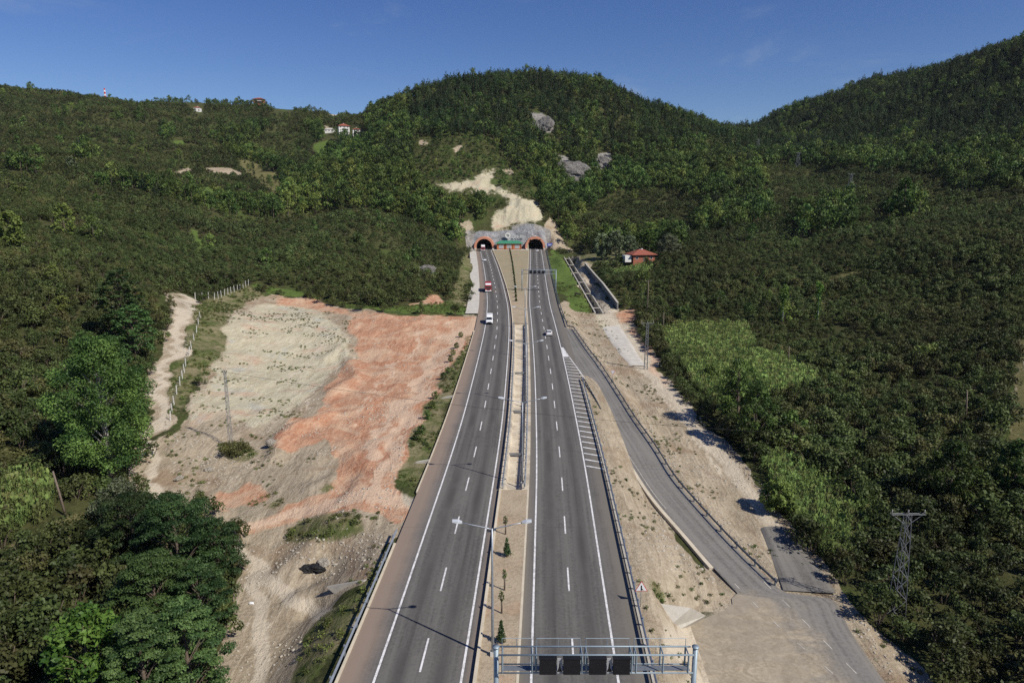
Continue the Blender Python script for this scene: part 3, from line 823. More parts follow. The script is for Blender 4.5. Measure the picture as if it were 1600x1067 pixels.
hump = lambda dz: (lambda X, Y: RZ(Y)+dz+.10*(fbm(X*1.3, Y*.7, 3)-.3))
strip('median', np.arange(-18, CH0+.01, .75), lambda Y: ML(Y)+.28, lambda Y: MR(Y)-.22, hump(.24), M['bed'], 10)
strip('median', np.arange(CH1, 455, 1.5), lambda Y: ML(Y)+.28, lambda Y: MR(Y)-.22, hump(.28), M['bed'], 16)
def kerb(Ys, xf, h, w, zoff=0, mat=None):
    rr = []
    for y in Ys:
        x = float(xf(y)); z = float(RZ(y))+zoff
        rr.append([(x-w/2, y, z-.15), (x-w/2, y, z+h), (x+w/2, y, z+h), (x+w/2, y, z-.15)])
    mb = MB().rings(rr); return tag(mb.build('kerb', mat or M['cream_conc']), kind='structure')
kerb(np.append(np.arange(-18, CH0, 2), CH0), lambda y: ML(y)+.14, .40, .28)
kerb(np.append(np.arange(-18, CH0, 2), CH0), lambda y: MR(y)-.11, .27, .22)
kerb(np.arange(CH1, 456, 3), lambda y: ML(y)+.14, .40, .28)
kerb(np.arange(CH1, 456, 3), lambda y: MR(y)-.11, .3, .22)
kerb(np.arange(86, 195, 2), lambda y: XL(y)-LW-SHL-.08, .14, .16)
kerb(np.arange(-18, 74, 2), lambda y: XL(y)-LW-SHL-.12, .10, .24)
kerb(np.arange(-18, 140, 2), lambda y: XR(y)+LW+SHL-.06, .10, .2, 0, M['concrete'])
kerb(np.arange(206, 456, 3), lambda y: XR(y)+LW+SHL+.08, .14, .2)
# ditch
def ditch_mat():
    t = NT('ditch_concrete'); p = t.pos(); n = t.noise(p, .3, 5, .6, .5); f = t.noise(p, 3.5, 5, .7)
    c = t.mix(t.ramp(t.math('MULTIPLY_ADD', f, .4, t.math('MULTIPLY', n, .6)), .34, .66), (.40, .33, .23), (.66, .58, .45))
    c = t.mix(t.math('MULTIPLY', t.ramp(t.noise(p, .14, 4), .55, .64), .55), c, (.25, .23, .20))
    y = t.n('ShaderNodeSeparateXYZ', Vector=p).outputs[1]
    j = t.ramp(t.math('ABSOLUTE', t.math('SUBTRACT', t.math('FRACT', t.math('DIVIDE', y, 3.0)), .5)), .0, .02, .5, 0)
    return t.out(t.mix(j, c, (.22, .19, .15)), .9, 0, t.bump(t.math('ADD', f, n), .3, .1))
M['ditch'] = ditch_mat()
dm = MB(); rr = []
for y in np.append(np.arange(CH0, CH1, 2.0), CH1):
    a, b, z = float(ML(y)), float(MR(y)), float(RZ(y)); w = b-a
    rr.append([(a, y, z-.05), (a, y, z+.12), (a+.75, y, z+.12), (a+.95, y, z-.42), (a+w*.5, y, z-.52), (b-1.2, y, z-.34), (b-.95, y, z+.1), (b-.4, y, z+.1), (b, y, z+.1), (b, y, z-.05)])
dm.rings(rr, closed=False)
for y in (CH0, CH1):
    a, b, z = float(ML(y)), float(MR(y)), float(RZ(y))
    dm.box(((a+b)/2, y + (-.15 if y == CH0 else .15), z-.35), (b-a-.02, .3, 1.0))
ditch = tag(dm.build('drainage_channel', M['ditch']), kind='structure')
bars = MB()
for y in (100, 121, 148, 181):
    a, b, z = float(ML(y)), float(MR(y)), float(RZ(y))
    bars.box(((a+b)/2-.1, y, z-.05), (b-a-1.2, .35, .3))
bars.build('cross_beam', M['concrete_dark'], ditch)

# ------------------------------------------------------------------ tunnels
def arch_pts(cx, zb, r_w, hgt, n=22):
    """horseshoe outline, foot to foot"""
    pts = []; spring = hgt - r_w
    a0 = -.30
    for i in range(n+1):
        a = math.pi*(1 - i/n*1.0)
        pts.append((cx + r_w*math.cos(a), zb + max(spring, 0) + r_w*math.sin(a)))
    return [(cx-r_w*.985, zb)] + pts + [(cx+r_w*.985, zb)]
def portal(cx, yf, label, zb, lights=False):
    root = empty('tunnel_portal', (cx, yf, zb)); tag(root, label, 'tunnel portal', 'tunnel portals')
    o_, i_ = arch_pts(0, -.6, 6.75, 8.9), arch_pts(0, -.6, 5.25, 7.5)
    mb = MB(); n = len(o_)
    y0, y1 = 0.0, 7.5
    vs = [(x, y0, z) for x, z in o_] + [(x, y0, z) for x, z in i_] + [(x, y1, z) for x, z in o_] + [(x, y1, z) for x, z in i_]
    fs = []
    for k in range(n-1):
        fs += [(k, k+1, n+k+1, n+k), (k, 2*n+k, 2*n+k+1, k+1), (n+k, n+k+1, 3*n+k+1, 3*n+k)]
    fs += [(0, n, 3*n, 2*n), (n-1, 3*n-1, 4*n-1, 2*n-1)]
    mb.add(vs, fs); mb.build('arch_ring', M['pink'], root)
    b = MB(); L = 75
    q = arch_pts(0, -.6, 5.2, 7.45)
    b.rings([[(x, y, z) for x, z in q] for y in (.9, 20, 45, L)], closed=False)
    b.add([(x, L, z) for x, z in q], [tuple(range(len(q)))])
    b.build('tunnel_lining', M['concrete_dark'], root)
    if lights:
        l = MB()
        for sx in (-3.2, 3.2): MB().box((sx, -.25, 6.25), (.8, .45, .55)).build('signal_lamp', M['black'], root)
        l = MB(); l.box((0, -.2, 8.75), (1.6, .3, .35)); l.build('lamp_bar', M['white'], root)
    w = MB()
    for sx in (-5.9, 5.9): MB().box((sx, -1.1, .2), (1.0, 2.2, 1.2)).build('plinth', M['concrete_pale'], root)
    return root
ZP = float(RZ(TUN))
portal(TCL, TUN-5.5, 'terracotta arched tunnel mouth on the left, above the descending carriageway', ZP)
portal(TCR, TUN-5.5, 'terracotta arched tunnel mouth on the right with small signal lamps on its arch', ZP, True)
# sprayed concrete face round the portals
def shot_mat():
    t = NT('shotcrete'); p = t.pos(); n = t.noise(p, .22, 6, .65, .8); f = t.noise(p, 1.2, 6, .7)
    c = t.mix(t.ramp(t.math('MULTIPLY_ADD', f, .5, t.math('MULTIPLY', n, .5)), .36, .64), (.16, .165, .17), (.37, .37, .37))
    vo = t.n('ShaderNodeTexVoronoi', Vector=p, Scale=.45).outputs['Distance']
    c = t.mix(t.math('MULTIPLY', t.ramp(vo, .10, .2, 1, 0), .7), c, (.55, .54, .52))
    c = t.mix(t.math('MULTIPLY', t.ramp(t.noise(p, .09, 4), .55, .68), .6), c, (.42, .37, .29))
    return t.out(c, .95, 0, t.bump(t.math('ADD', f, n), .8, .5), .1)
M['shot'] = shot_mat()
def face_top(px):
    return np.interp(px, [728,735,748,760,770,790,803,812,820,835,845,852,860], [392,366,361,361,362,360,360,354,351.5,350,353,362,392])
fw = MB(); nx, nz = 90, 14; xs = np.linspace(-34.0, 26.5, nx); YF = TUN-1.6
tops = []
for x in xs:
    px = CX+FL*x/ (YF*c_ + (H-20)*s_)
    r_ = ratio(float(face_top(px))); tops.append(max(H - (YF+4.0)*r_, ZP+.3))
vs = []; fs = []
for i, x in enumerate(xs):
    for k in range(nz+1):
        f = k/nz; z = ZP-1.0+(tops[i]-ZP+1.0)*f
        y = YF + 5.0*f**1.5 + (float(fbm(x/5+3, z/4, 3))-.5)*1.6
        for cc in (TCL, TCR):
            pass
        vs.append((x, y, z))
def in_bore(x, z):
    return any((abs(x-cc) < 5.6 and z < ZP+6.9-max(0, abs(x-cc)-3)*1.0) for cc in (TCL, TCR))
for i in range(nx-1):
    for k in range(nz):
        zc = .25*sum(vs[q][2] for q in (i*(nz+1)+k, (i+1)*(nz+1)+k, (i+1)*(nz+1)+k+1, i*(nz+1)+k+1)); xc = .5*(xs[i]+xs[i+1])
        if in_bore(xc, zc): continue
        fs.append((i*(nz+1)+k, (i+1)*(nz+1)+k, (i+1)*(nz+1)+k+1, i*(nz+1)+k+1))
fw.add(vs, fs)
wall = fw.build('portal_wall', M['shot'], smooth=True)
tag(wall, 'rough grey sprayed concrete wall around and between both tunnel mouths', 'retaining wall')
# round emblem and small painted marks high on the wall
em = MB(); ex, ez = -2.8, ZP+9.0; ey = YF+.75
ring = [(ex+1.9*math.cos(a)*1.0, ey, ez+1.9*math.sin(a)) for a in np.linspace(0, 2*math.pi, 25)[:-1]]
ring2 = [(x, ey-.25, z) for x, y, z in ring]
em.rings([ring, ring2]); em.build('emblem', M['offwhite'], wall)
em = MB(); em.box((ex+.3, ey-.29, ez-.1), (1.1, .05, 1.3)); em.box((ex-.6, ey-.29, ez+.4), (.6, .05, .8)); em.build('emblem_motif', M['concrete_dark'], wall)
lt = MB()
for k, x in enumerate((1.6, 3.7, 5.7, 7.4)):
    lt.box((x, ey-.1, ez-.6), (.25, .3, 1.3)); lt.box((x+.5, ey-.1, ez-.1+(k % 2)*-.5), (.75, .3, .25)); lt.box((x+.85, ey-.1, ez-.7), (.22, .3, .9))
lt.build('lettering', M['offwhite'], wall)
# service building between the tunnels
b = empty('service_building', (-1.9, TUN-5.0, ZP+.2)); tag(b, 'low orange service building with green roof between the two tunnel mouths', 'building')
MB().box((0, 0, 1.9), (16.2, 5.0, 3.8)).build('wall', M['orange'], b)
rf = MB(); rf.add([(-9.2,-3.3,3.8),(9.2,-3.3,3.8),(9.2,3.3,3.8),(-9.2,3.3,3.8),(-5.8,0,5.6),(5.8,0,5.6),(-9.2,-3.3,3.6),(9.2,-3.3,3.6),(9.2,3.3,3.6),(-9.2,3.3,3.6)],
   [(0,1,5,4),(1,2,5),(2,3,4,5),(3,0,4),(9,8,7,6),(0,6,7,1),(1,7,8,2),(2,8,9,3),(3,9,6,0)])
rf.build('roof', M['green_roof'], b)
for k in (-1, 0, 1):
    s = MB().box((k*5.3, -2.53, 1.75), (3.2, .1, 2.7)).build('shutter', M['grey_metal'], b)
    MB().box((k*5.3-2.65, -2.6, 1.85), (.5, .3, 3.7)).build('pillar', M['black'] if k == 0 else M['brick'], b)
MB().box((8.0, -2.6, 1.85), (.5, .3, 3.7)).build('pillar', M['brick'], b)
tag(strip('pavement', np.arange(455.5, 462.1, 1.1), lambda Y: ML(Y)+.1, lambda Y: MR(Y)-.1, zup(.12), M['concrete_pale'], 6), kind='structure')
# blue sign by the right portal
g = empty('road_sign', (TCR+9.6, TUN-6.5, ZP)); tag(g, 'small blue rectangular sign just right of the right tunnel mouth', 'road sign')
MB().box((0, 0, 3.1), (3.6, .12, 2.0)).build('panel', M['blue_sign'], g)
MB().box((0, -.075, 3.3), (2.4, .02, .35)).box((-.3, -.075, 2.75), (1.6, .02, .3)).build('symbol', M['white'], g)
for sx in (-1.2, 1.2): MB().tube([(sx, .1, -.5), (sx, .1, 3.8)], .07).build('post', M['steel'], g)

# ------------------------------------------------------------------ canal and walls on the right
c0, c1 = Vector(CAN0), Vector(CAN1)
def canal_pt(t, off, dz):
    p = c0.lerp(c1, t); d = (c1-c0); d.z = 0; d.normalize(); nrm = Vector((d.y, -d.x, 0))
    q = p + nrm*off; q.z += dz; return q
can = empty('drainage_canal', tuple(c0)); tag(can, 'sunken concrete canal with cross beams between grass slope and gravel track', 'canal')
inv = Vector(c0)
def rel(p): return tuple(Vector(p)-inv)
for sgn in (-1, 1):
    w = MB(); w.rings([[rel(canal_pt(t, sgn*1.15, .25)), rel(canal_pt(t, sgn*1.6, .25)), rel(canal_pt(t, sgn*1.6, -2.2)), rel(canal_pt(t, sgn*1.15, -2.2))] for t in np.linspace(0, 1, 20)])
    w.build('side_wall', M['concrete'], can)
w = MB(); w.rings([[rel(canal_pt(t, -1.15, -2.05)), rel(canal_pt(t, 1.15, -2.05))] for t in np.linspace(0, 1, 20)], closed=False); w.build('floor', M['concrete_dark'], can)
for t in np.linspace(.05, .95, 6):
    s = MB(); a, bb = canal_pt(t, -1.15, .1), canal_pt(t, 1.15, .1); s.bar(rel(a), rel(bb), .3); s.build('strut', M['concrete'], can)
def wall_along(pts, h, th, mat, name='retaining_wall', cap=True):
    pts = [Vector(p) for p in pts]; mb = MB(); r1 = []
    for i, p in enumerate(pts):
        d = (pts[min(i+1, len(pts)-1)]-pts[max(i-1, 0)]); d.z = 0; d.normalize(); nr = Vector((d.y, -d.x, 0))*th/2
        hh = h[i] if isinstance(h, (list, tuple)) else h
        r1.append([(p.x-nr.x, p.y-nr.y, p.z-1.5), (p.x-nr.x, p.y-nr.y, p.z+hh), (p.x+nr.x, p.y+nr.y, p.z+hh), (p.x+nr.x, p.y+nr.y, p.z-1.5)])
    mb.rings(r1); return mb.build(name, mat)
rw = [ground(px, py) for px, py in ((965,484),(955,470),(942,452),(930,437),(918,422),(914,416))]
o = wall_along(rw, [2.5,2.5,2.4,2.3,2.1,1.8], .5, M['concrete_dark'])
tag(o, 'long dark concrete retaining wall with pale top beside the canal track', 'retaining wall')
cap = MB(); r1 = []
for (x, y, z), h in zip(rw, [2.5,2.5,2.4,2.3,2.1,1.8]): r1.append([(x-.36, y, z+h), (x-.36, y, z+h+.15), (x+.36, y, z+h+.15), (x+.36, y, z+h)])
cap.rings(r1).build('coping', M['concrete'], o)
# underpass wing walls either side of the highway
def headwall(pxs, tops, label, mat, th=.5):
    pts = [ground(*p) for p in pxs]
    mb = MB(); vs = []
    for (x, y, z), t in zip(pts, tops): vs += [(x, y, z-1.5), (x, y, t)]
    n = len(pts); fs = [(2*i, 2*i+2, 2*i+3, 2*i+1) for i in range(n-1)]
    off = [(x+th*.3, y+th, z) for x, y, z in vs]; m = len(vs)
    mb.add(vs+off, fs+[tuple(m+q for q in reversed(f)) for f in fs]+[(2*i+1, 2*i+3, m+2*i+3, m+2*i+1) for i in range(n-1)]+[(0, 1, m+1, m), (2*n-2, m+2*n-2, m+2*n-1, 2*n-1)])
    o = mb.build('headwall', mat); return tag(o, label, 'headwall')
hw = [(509,917,-2.6),(568,907,-1.3),(569,925,-2.4),(549,948,-4.4),(543,946,-4.4)]
hp = [at_z(a, b, z+.9) for a, b, z in hw]; n = len(hp)
hm3 = MB().add(hp+[(x+.35, y+.35, z) for x, y, z in hp], [tuple(range(n-1, -1, -1)), tuple(range(n, 2*n))]+[(i, (i+1) % n, n+(i+1) % n, n+i) for i in range(n)])
tag(hm3.build('headwall', M['concrete']), 'shaded grey concrete culvert wing wall below the left guard rail', 'headwall')
hx = [(1030,943,-2.0),(1038,985,-4.0),(1050,990,-4.6),(1103,962,-4.6),(1080,950,-2.6)]
hp = [at_z(a, b, z+.7) for a, b, z in hx]
hm2 = MB(); n = len(hp); hm2.add([(x, y, z+.05) for x, y, z in hp]+[(x, y+.6, z-.8) for x, y, z in hp], [(0,1,2,3,4)]+[(i, n+i, n+(i+1) % n, (i+1) % n) for i in range(n)])
tag(hm2.build('headwall', M['concrete']), 'pale sloping concrete wing wall under the right guard rail', 'headwall')
# ------------------------------------------------------------------ foliage
def foliage(name, dark, light, alt, alt_amt=.15, trans=.22, rnd=.35):
    t = NT(name)
    tint = t.attr('tint').outputs['Fac']
    oi = t.n('ShaderNodeObjectInfo').outputs['Random']
    w = t.noise(t.pos(), .022, 3)
    c = t.mix(t.ramp(tint, 0, 1), dark, light)
    a = t.ramp(t.math('FRACT', t.math('MULTIPLY', oi, 7.31)), 1-alt_amt-.1, 1-alt_amt+.1)
    c = t.mix(t.math('MULTIPLY', a, .75), c, alt)
    v = t.math('MULTIPLY_ADD', oi, 2*rnd, 1-rnd)
    v = t.math('MULTIPLY', v, t.ramp(w, .32, .68, .68, 1.28))
    w2 = t.ramp(t.noise(t.pos(), .009, 3), .35, .65, -.012, .012)
    hv = t.n('ShaderNodeHueSaturation', Value=v, Color=c, Hue=t.math('ADD', w2, t.math('MULTIPLY_ADD', t.math('FRACT', t.math('MULTIPLY', oi, 3.77)), .03, .487))).outputs[0]
    d = t.n('ShaderNodeBsdfPrincipled', Roughness=.55)
    t.t.links.new(hv, d.inputs['Base Color']); d.inputs['Specular IOR Level'].default_value = .22
    tr = t.n('ShaderNodeBsdfTranslucent'); t.t.links.new(hv, tr.inputs['Color'])
    m = t.n('ShaderNodeMixShader', i0=trans); t.t.links.new(d.outputs[0], m.inputs[1]); t.t.links.new(tr.outputs[0], m.inputs[2])
    o = t.n('ShaderNodeOutputMaterial'); t.t.links.new(m.outputs[0], o.inputs[0])
    return t.mat
M['hazel'] = foliage('hazel_leaves', (.040, .056, .017), (.114, .145, .044), (.125, .118, .044), .16)
M['leaf'] = foliage('broad_leaves', (.031, .064, .015), (.136, .206, .048), (.165, .205, .048), .28)
M['pine'] = foliage('pine_needles', (.017, .040, .014), (.058, .096, .030), (.08, .115, .03), .2)
M['locust'] = foliage('locust_leaves', (.025, .056, .017), (.088, .146, .045), (.06, .11, .03), .1)
M['bright'] = foliage('bright_leaves', (.028, .070, .010), (.12, .20, .035), (.13, .19, .04), .1)
M['willow'] = foliage('willow_leaves', (.08, .105, .05), (.26, .31, .17), (.13, .16, .09), .1)
M['corn'] = foliage('corn_leaves', (.060, .100, .026), (.215, .29, .085), (.19, .19, .075), .25)
M['weed'] = foliage('weeds', (.055, .080, .020), (.16, .20, .055), (.15, .14, .05), .3)

def leafset(cent, nrm, size, seed, aspect=.62):
    """kite shaped leaf faces; arrays in, (V, F) out"""
    g = np.random.default_rng(seed); n = len(cent)
    nrm = nrm/np.linalg.norm(nrm, axis=1, keepdims=True)
    r = g.normal(size=(n, 3)); a = np.cross(nrm, r); a /= np.linalg.norm(a, axis=1, keepdims=True)+1e-9
    b = np.cross(nrm, a); s = (size*g.uniform(.65, 1.35, n))[:, None]
    tip = a*s*.5; sd_ = b*s*.5*aspect; dr = nrm*s*.12
    V = np.stack([cent-tip-dr, cent+sd_, cent+tip-dr, cent-sd_], 1).reshape(-1, 3)
    return V, np.arange(4*n).reshape(n, 4)

def lobes_to_leaves(lobes, n, size, seed, updown=.35, flat=1.0):
    """lobes: (k,7) centre, radii, tint"""
    g = np.random.default_rng(seed); L_ = np.array(lobes)
    w = (L_[:, 3]*L_[:, 4]+L_[:, 3]*L_[:, 5]); w /= w.sum()
    k = g.choice(len(L_), n, p=w)
    d = g.normal(size=(n, 3)); d[:, 2] += updown; d /= np.linalg.norm(d, axis=1, keepdims=True)
    r = g.uniform(.45, 1.05, n)[:, None]
    c = L_[k, :3] + d*r*L_[k, 3:6]
    nr = d*np.array([.7, .7, .7*flat]) + g.normal(size=(n, 3))*.5 + np.array([0, 0, .25*flat])
    V, F = leafset(c, nr, size, seed+1)
    tint = np.clip(L_[k, 6] + g.normal(size=n)*.16, 0, 1)
    return V, F, tint

def foliage_mesh(name, parts, mats, wood=None):
    """parts: list of (V,F,tint); wood: MB for stems using material slot 1"""
    Vs, Fs, T = [], [], []; o = 0
    for V, F, t in parts:
        Vs.append(V); Fs.append(F+o); T.append(t); o += len(V)
    mi = [np.zeros(sum(len(f) for f in Fs), int)]
    if wood is not None:
        q = [f if len(f) == 4 else None for f in wood.f]; q = np.array([f for f in q if f is not None])
        Vs.append(np.array(wood.v)); Fs.append(q+o); T.append(np.full(len(q), .5)); mi.append(np.ones(len(q), int))
    me = mesh_arrays(name, np.concatenate(Vs), np.concatenate(Fs), mats)
    a = me.attributes.new('tint', 'FLOAT', 'FACE'); a.data.foreach_set('value', np.concatenate(T).astype(np.float32))
    me.polygons.foreach_set('material_index', np.concatenate(mi).astype(np.int32))
    return me

def hazel_mesh(seed, n, size):
    g = np.random.default_rng(seed); lobes = []
    for i in range(13):
        a = g.uniform(0, 6.28); r = 1.75*math.sqrt(g.uniform(0, 1)); h = 2.9*(1-(r/2.5)**2)*g.uniform(.65, 1.1)
        s = g.uniform(.55, .95); lobes.append((r*math.cos(a), r*math.sin(a), max(.6, h), s, s, s*.8, g.uniform(.15, .85)))
    w = MB()
    for i in range(5):
        a = g.uniform(0, 6.28); w.tube([(0, 0, -.3), (.5*math.cos(a), .5*math.sin(a), 1.2), (1.2*math.cos(a), 1.2*math.sin(a), 2.3)], [.07, .05, .03], 4, cap=False)
    return foliage_mesh('hazel_bush', [lobes_to_leaves(lobes, n, size, seed)], [M['hazel'], M['bark']], w)

def broad_mesh(seed, n, size, hgt=9.0, wid=3.4, mat='leaf', nl=16, name='forest_tree'):
    g = np.random.default_rng(seed); lobes = []
    for i in range(nl):
        f = g.uniform(0, 1); z = hgt*(.25+.68*f); env = wid*math.sin(math.pi*min(.95, .22+.72*f))**.8
        a = g.uniform(0, 6.28); r = env*math.sqrt(g.uniform(.1, 1))*.75; s = wid*g.uniform(.26, .42)
        lobes.append((r*math.cos(a), r*math.sin(a), z, s, s, s*.85, g.uniform(.1, .9)))
    w = MB(); w.tube([(0, 0, -1), (.1, 0, hgt*.4), (0, .1, hgt*.8)], [.22, .15, .05], 5, cap=False)
    return foliage_mesh(name, [lobes_to_leaves(lobes, n, size, seed)], [M[mat], M['bark']], w)

def pine_mesh(seed, n, size, hgt=11.0, wid=2.6):
    g = np.random.default_rng(seed); lobes = []
    for i in range(20):
        f = (i+.5)/20; z = hgt*(.18+.8*f); env = wid*(1-f)**.5*g.uniform(.75, 1.1)*min(1, .6+f)+.3
        for q in range(3 if f < .7 else 1):
            a = g.uniform(0, 6.28); r = env*.6*(1 if f < .9 else .2)
            lobes.append((r*math.cos(a), r*math.sin(a), z, max(.35, env*.5), max(.35, env*.5), .55, g.uniform(.1, .85)))
    w = MB(); w.tube([(0, 0, -1), (0, 0, hgt*.5), (0, 0, hgt*.97)], [.2, .13, .03], 5, cap=False)
    return foliage_mesh('pine_tree', [lobes_to_leaves(lobes, n, size, seed, .2)], [M['pine'], M['bark']], w)

def corn_mesh(seed):
    g = np.random.default_rng(seed); V = []; F = []; o = 0; T = []
    for k in range(3):
        x, y = g.uniform(-.35, .35, 2); h = g.uniform(1.9, 2.5)
        st = [(x-.03, y, 0), (x+.03, y, 0), (x+.02, y, h), (x-.02, y, h)]; V += st; F.append([o, o+1, o+2, o+3]); T.append(.6); o += 4
        for j in range(7):
            z = .45+j*.26; a = g.uniform(0, 6.28); dx, dy = math.cos(a), math.sin(a); l = g.uniform(.55, .8)
            p0 = (x, y, z); p1 = (x+dx*l*.55, y+dy*l*.55, z+.35); p2 = (x+dx*l, y+dy*l, z+.1); wv = .055
            V += [(p0[0]-dy*wv, p0[1]+dx*wv, p0[2]), (p0[0]+dy*wv, p0[1]-dx*wv, p0[2]), (p1[0]+dy*wv, p1[1]-dx*wv, p1[2]), (p1[0]-dy*wv, p1[1]+dx*wv, p1[2])]
            F.append([o, o+1, o+2, o+3]); V += [(p2[0], p2[1], p2[2]), (p2[0]+dy*.01, p2[1], p2[2])]
            F.append([o+3, o+2, o+5, o+4]); T += [g.uniform(.2, 1)]*2; o += 6
        V += [(x-.12, y, h-.05), (x+.12, y, h-.05), (x+.16, y+.05, h+.28), (x-.16, y, h+.28)]; F.append([o, o+1, o+2, o+3]); T.append(1.0); o += 4
    return foliage_mesh('corn_plant', [(np.array(V), np.array(F), np.array(T))], [M['corn']])

def weed_mesh(seed, n=70):
    g = np.random.default_rng(seed)
    lobes = [(g.uniform(-.4, .4), g.uniform(-.4, .4), g.uniform(.1, .4), .38, .38, .3, g.uniform(.1, .9)) for _ in range(5)]
    return foliage_mesh('weed_tuft', [lobes_to_leaves(lobes, n, .24, seed)], [M['weed']])

def stone_mesh(seed):
    g = np.random.default_rng(seed); import bmesh
    bm = bmesh.new(); bmesh.ops.create_icosphere(bm, subdivisions=1, radius=.5)
    ax = g.uniform(.6, 1.2, 3)
    for v in bm.verts: v.co = Vector((v.co.x*ax[0], v.co.y*ax[1], v.co.z*ax[2]*.7))*g.uniform(.75, 1.2)
    me = bpy.data.meshes.new('stone'); bm.to_mesh(me); bm.free(); me.materials.append(M['stone']); return me
M['stone'] = plain('pale_stone', (.42, .38, .31), .95, 0, .25, 1.2)
M['stone_grey'] = plain('grey_rock', (.33, .32, .30), .95, 0, .4, .5, .15, .8)

# ---- scattering one mass of plants from prototypes (geometry nodes)
def proto_collection(name, meshes):
    c = bpy.data.collections.new(name)
    for i, me in enumerate(meshes):
        o = bpy.data.objects.new('%s_kind_%s' % (name, 'abcdefghij'[i]), me); c.objects.link(o)
    return c
def scatter(name, pts, rotz, scl, pick, coll):
    me = bpy.data.meshes.new(name); n = len(pts)
    me.vertices.add(n); me.vertices.foreach_set('co', np.asarray(pts, np.float32).ravel())
    a = me.attributes.new('turn', 'FLOAT_VECTOR', 'POINT'); a.data.foreach_set('vector', np.stack([np.zeros(n), np.zeros(n), rotz], -1).astype(np.float32).ravel())
    a = me.attributes.new('size', 'FLOAT_VECTOR', 'POINT'); a.data.foreach_set('vector', np.asarray(scl, np.float32).ravel())
    a = me.attributes.new('pick', 'INT', 'POINT'); a.data.foreach_set('value', np.asarray(pick, np.int32))
    o = link(bpy.data.objects.new(name, me))
    ng = bpy.data.node_groups.new(name, 'GeometryNodeTree')
    ng.interface.new_socket('Geometry', in_out='INPUT', socket_type='NodeSocketGeometry')
    ng.interface.new_socket('Geometry', in_out='OUTPUT', socket_type='NodeSocketGeometry')
    gi, go = ng.nodes.new('NodeGroupInput'), ng.nodes.new('NodeGroupOutput')
    ci = ng.nodes.new('GeometryNodeCollectionInfo'); ci.inputs['Collection'].default_value = coll
    ci.inputs['Separate Children'].default_value = True; ci.inputs['Reset Children'].default_value = True
    ip = ng.nodes.new('GeometryNodeInstanceOnPoints'); ip.inputs['Pick Instance'].default_value = True
    def na(nm, ty):
        x = ng.nodes.new('GeometryNodeInputNamedAttribute'); x.data_type = ty; x.inputs[0].default_value = nm; return x.outputs[0]
    l = ng.links.new
    l(gi.outputs[0], ip.inputs['Points']); l(ci.outputs[0], ip.inputs['Instance']); l(na('pick', 'INT'), ip.inputs['Instance Index'])
    er = ng.nodes.new('FunctionNodeEulerToRotation'); l(na('turn', 'FLOAT_VECTOR'), er.inputs[0]); l(er.outputs[0], ip.inputs['Rotation'])
    l(na('size', 'FLOAT_VECTOR'), ip.inputs['Scale']); l(ip.outputs[0], go.inputs[0])
    m = o.modifiers.new('plants', 'NODES'); m.node_group = ng
    return tag(o, kind='stuff')

# ---- where things grow
FOREST = [(395,345),(430,315),(470,285),(500,252),(525,240),(545,215),(572,208),(572,185),(640,100),(830,60),(1000,100),(1150,150),(1250,100),(1750,-60),(1750,285),(1600,290),(1500,290),(1430,275),(1350,266),(1290,266),(1235,258),(1182,264),(1200,295),(1150,335),(1110,322),(1050,302),(985,305),(940,318),(905,345),(905,388),(878,385),(860,345),(845,318),(800,330),(767,335),(765,352),(742,358),(712,348),(735,388),(715,392),(690,372),(640,345),(560,328),(480,340)]
HAZEL_PATCH = [(895,388),(905,345),(940,315),(985,300),(1060,300),(1130,335),(1090,375),(1000,380)]
BELTS = [[(150,287),(230,292),(290,300),(420,322),(440,345),(350,338),(280,322),(220,305),(150,297)], [(80,168),(130,165),(140,182),(88,186)], [(172,178),(190,175),(195,190),(175,190)],
         [(250,203),(272,205),(268,222),(252,222)], [(330,218),(400,192),(425,202),(385,230),(460,272),(480,302),(430,302),(380,262)], [(212,186),(232,186),(230,196),(212,195)],
         [(225,150),(350,150),(480,150),(550,172),(540,182),(440,172),(340,168),(230,162)], [(60,360),(120,335),(120,400),(80,410)], [(470,195),(520,205),(580,205),(560,225),(500,225)],
         [(115,240),(150,238),(150,252),(118,252)], [(15,262),(62,262),(60,275),(18,274)],
         [(905,385),(1000,372),(1080,378),(1060,392),(1000,388),(920,396)], [(1100,330),(1200,310),(1210,345),(1150,360),(1080,370)], [(1240,335),(1330,320),(1330,365),(1250,375)], [(1470,275),(1600,265),(1600,300),(1500,305)],
         [(1380,330),(1440,320),(1440,345),(1390,352)]]
CORN = [[(1030,525),(1060,512),(1165,512),(1180,545),(1130,560),(1085,575),(1050,565)], [(1058,570),(1120,556),(1185,556),(1245,570),(1278,594),(1268,614),(1200,624),(1150,622),(1120,642),(1085,610)],
        [(1180,712),(1240,728),(1310,772),(1362,818),(1352,872),(1305,890),(1266,858),(1218,785)], [(-20,770),(50,745),(88,765),(85,805),(40,832),(-20,862)], [(948,428),(1000,418),(1022,420),(1012,431),(962,436)]]
def any_poly(polys, px, py):
    m = np.zeros(np.shape(px), bool)
    for p in polys: m |= in_poly(px, py, p)
    return m
def candidates(step, y0, y1, seed, jit=.42):
    g = np.random.default_rng(seed)
    ys = np.arange(y0, y1, step); P_ = []
    for i, y in enumerate(ys):
        xm = .86*(y+30)+18; xs = np.arange(-xm, xm, step) + (i % 2)*step*.5
        P_.append(np.stack([xs, np.full(len(xs), y)], -1))
    P_ = np.concatenate(P_); P_ += g.uniform(-jit, jit, P_.shape)*step
    z = terr(P_[:, 0], P_[:, 1]); px, py, d = project(P_[:, 0], P_[:, 1], z)
    return P_[:, 0], P_[:, 1], z, px, py, d, g
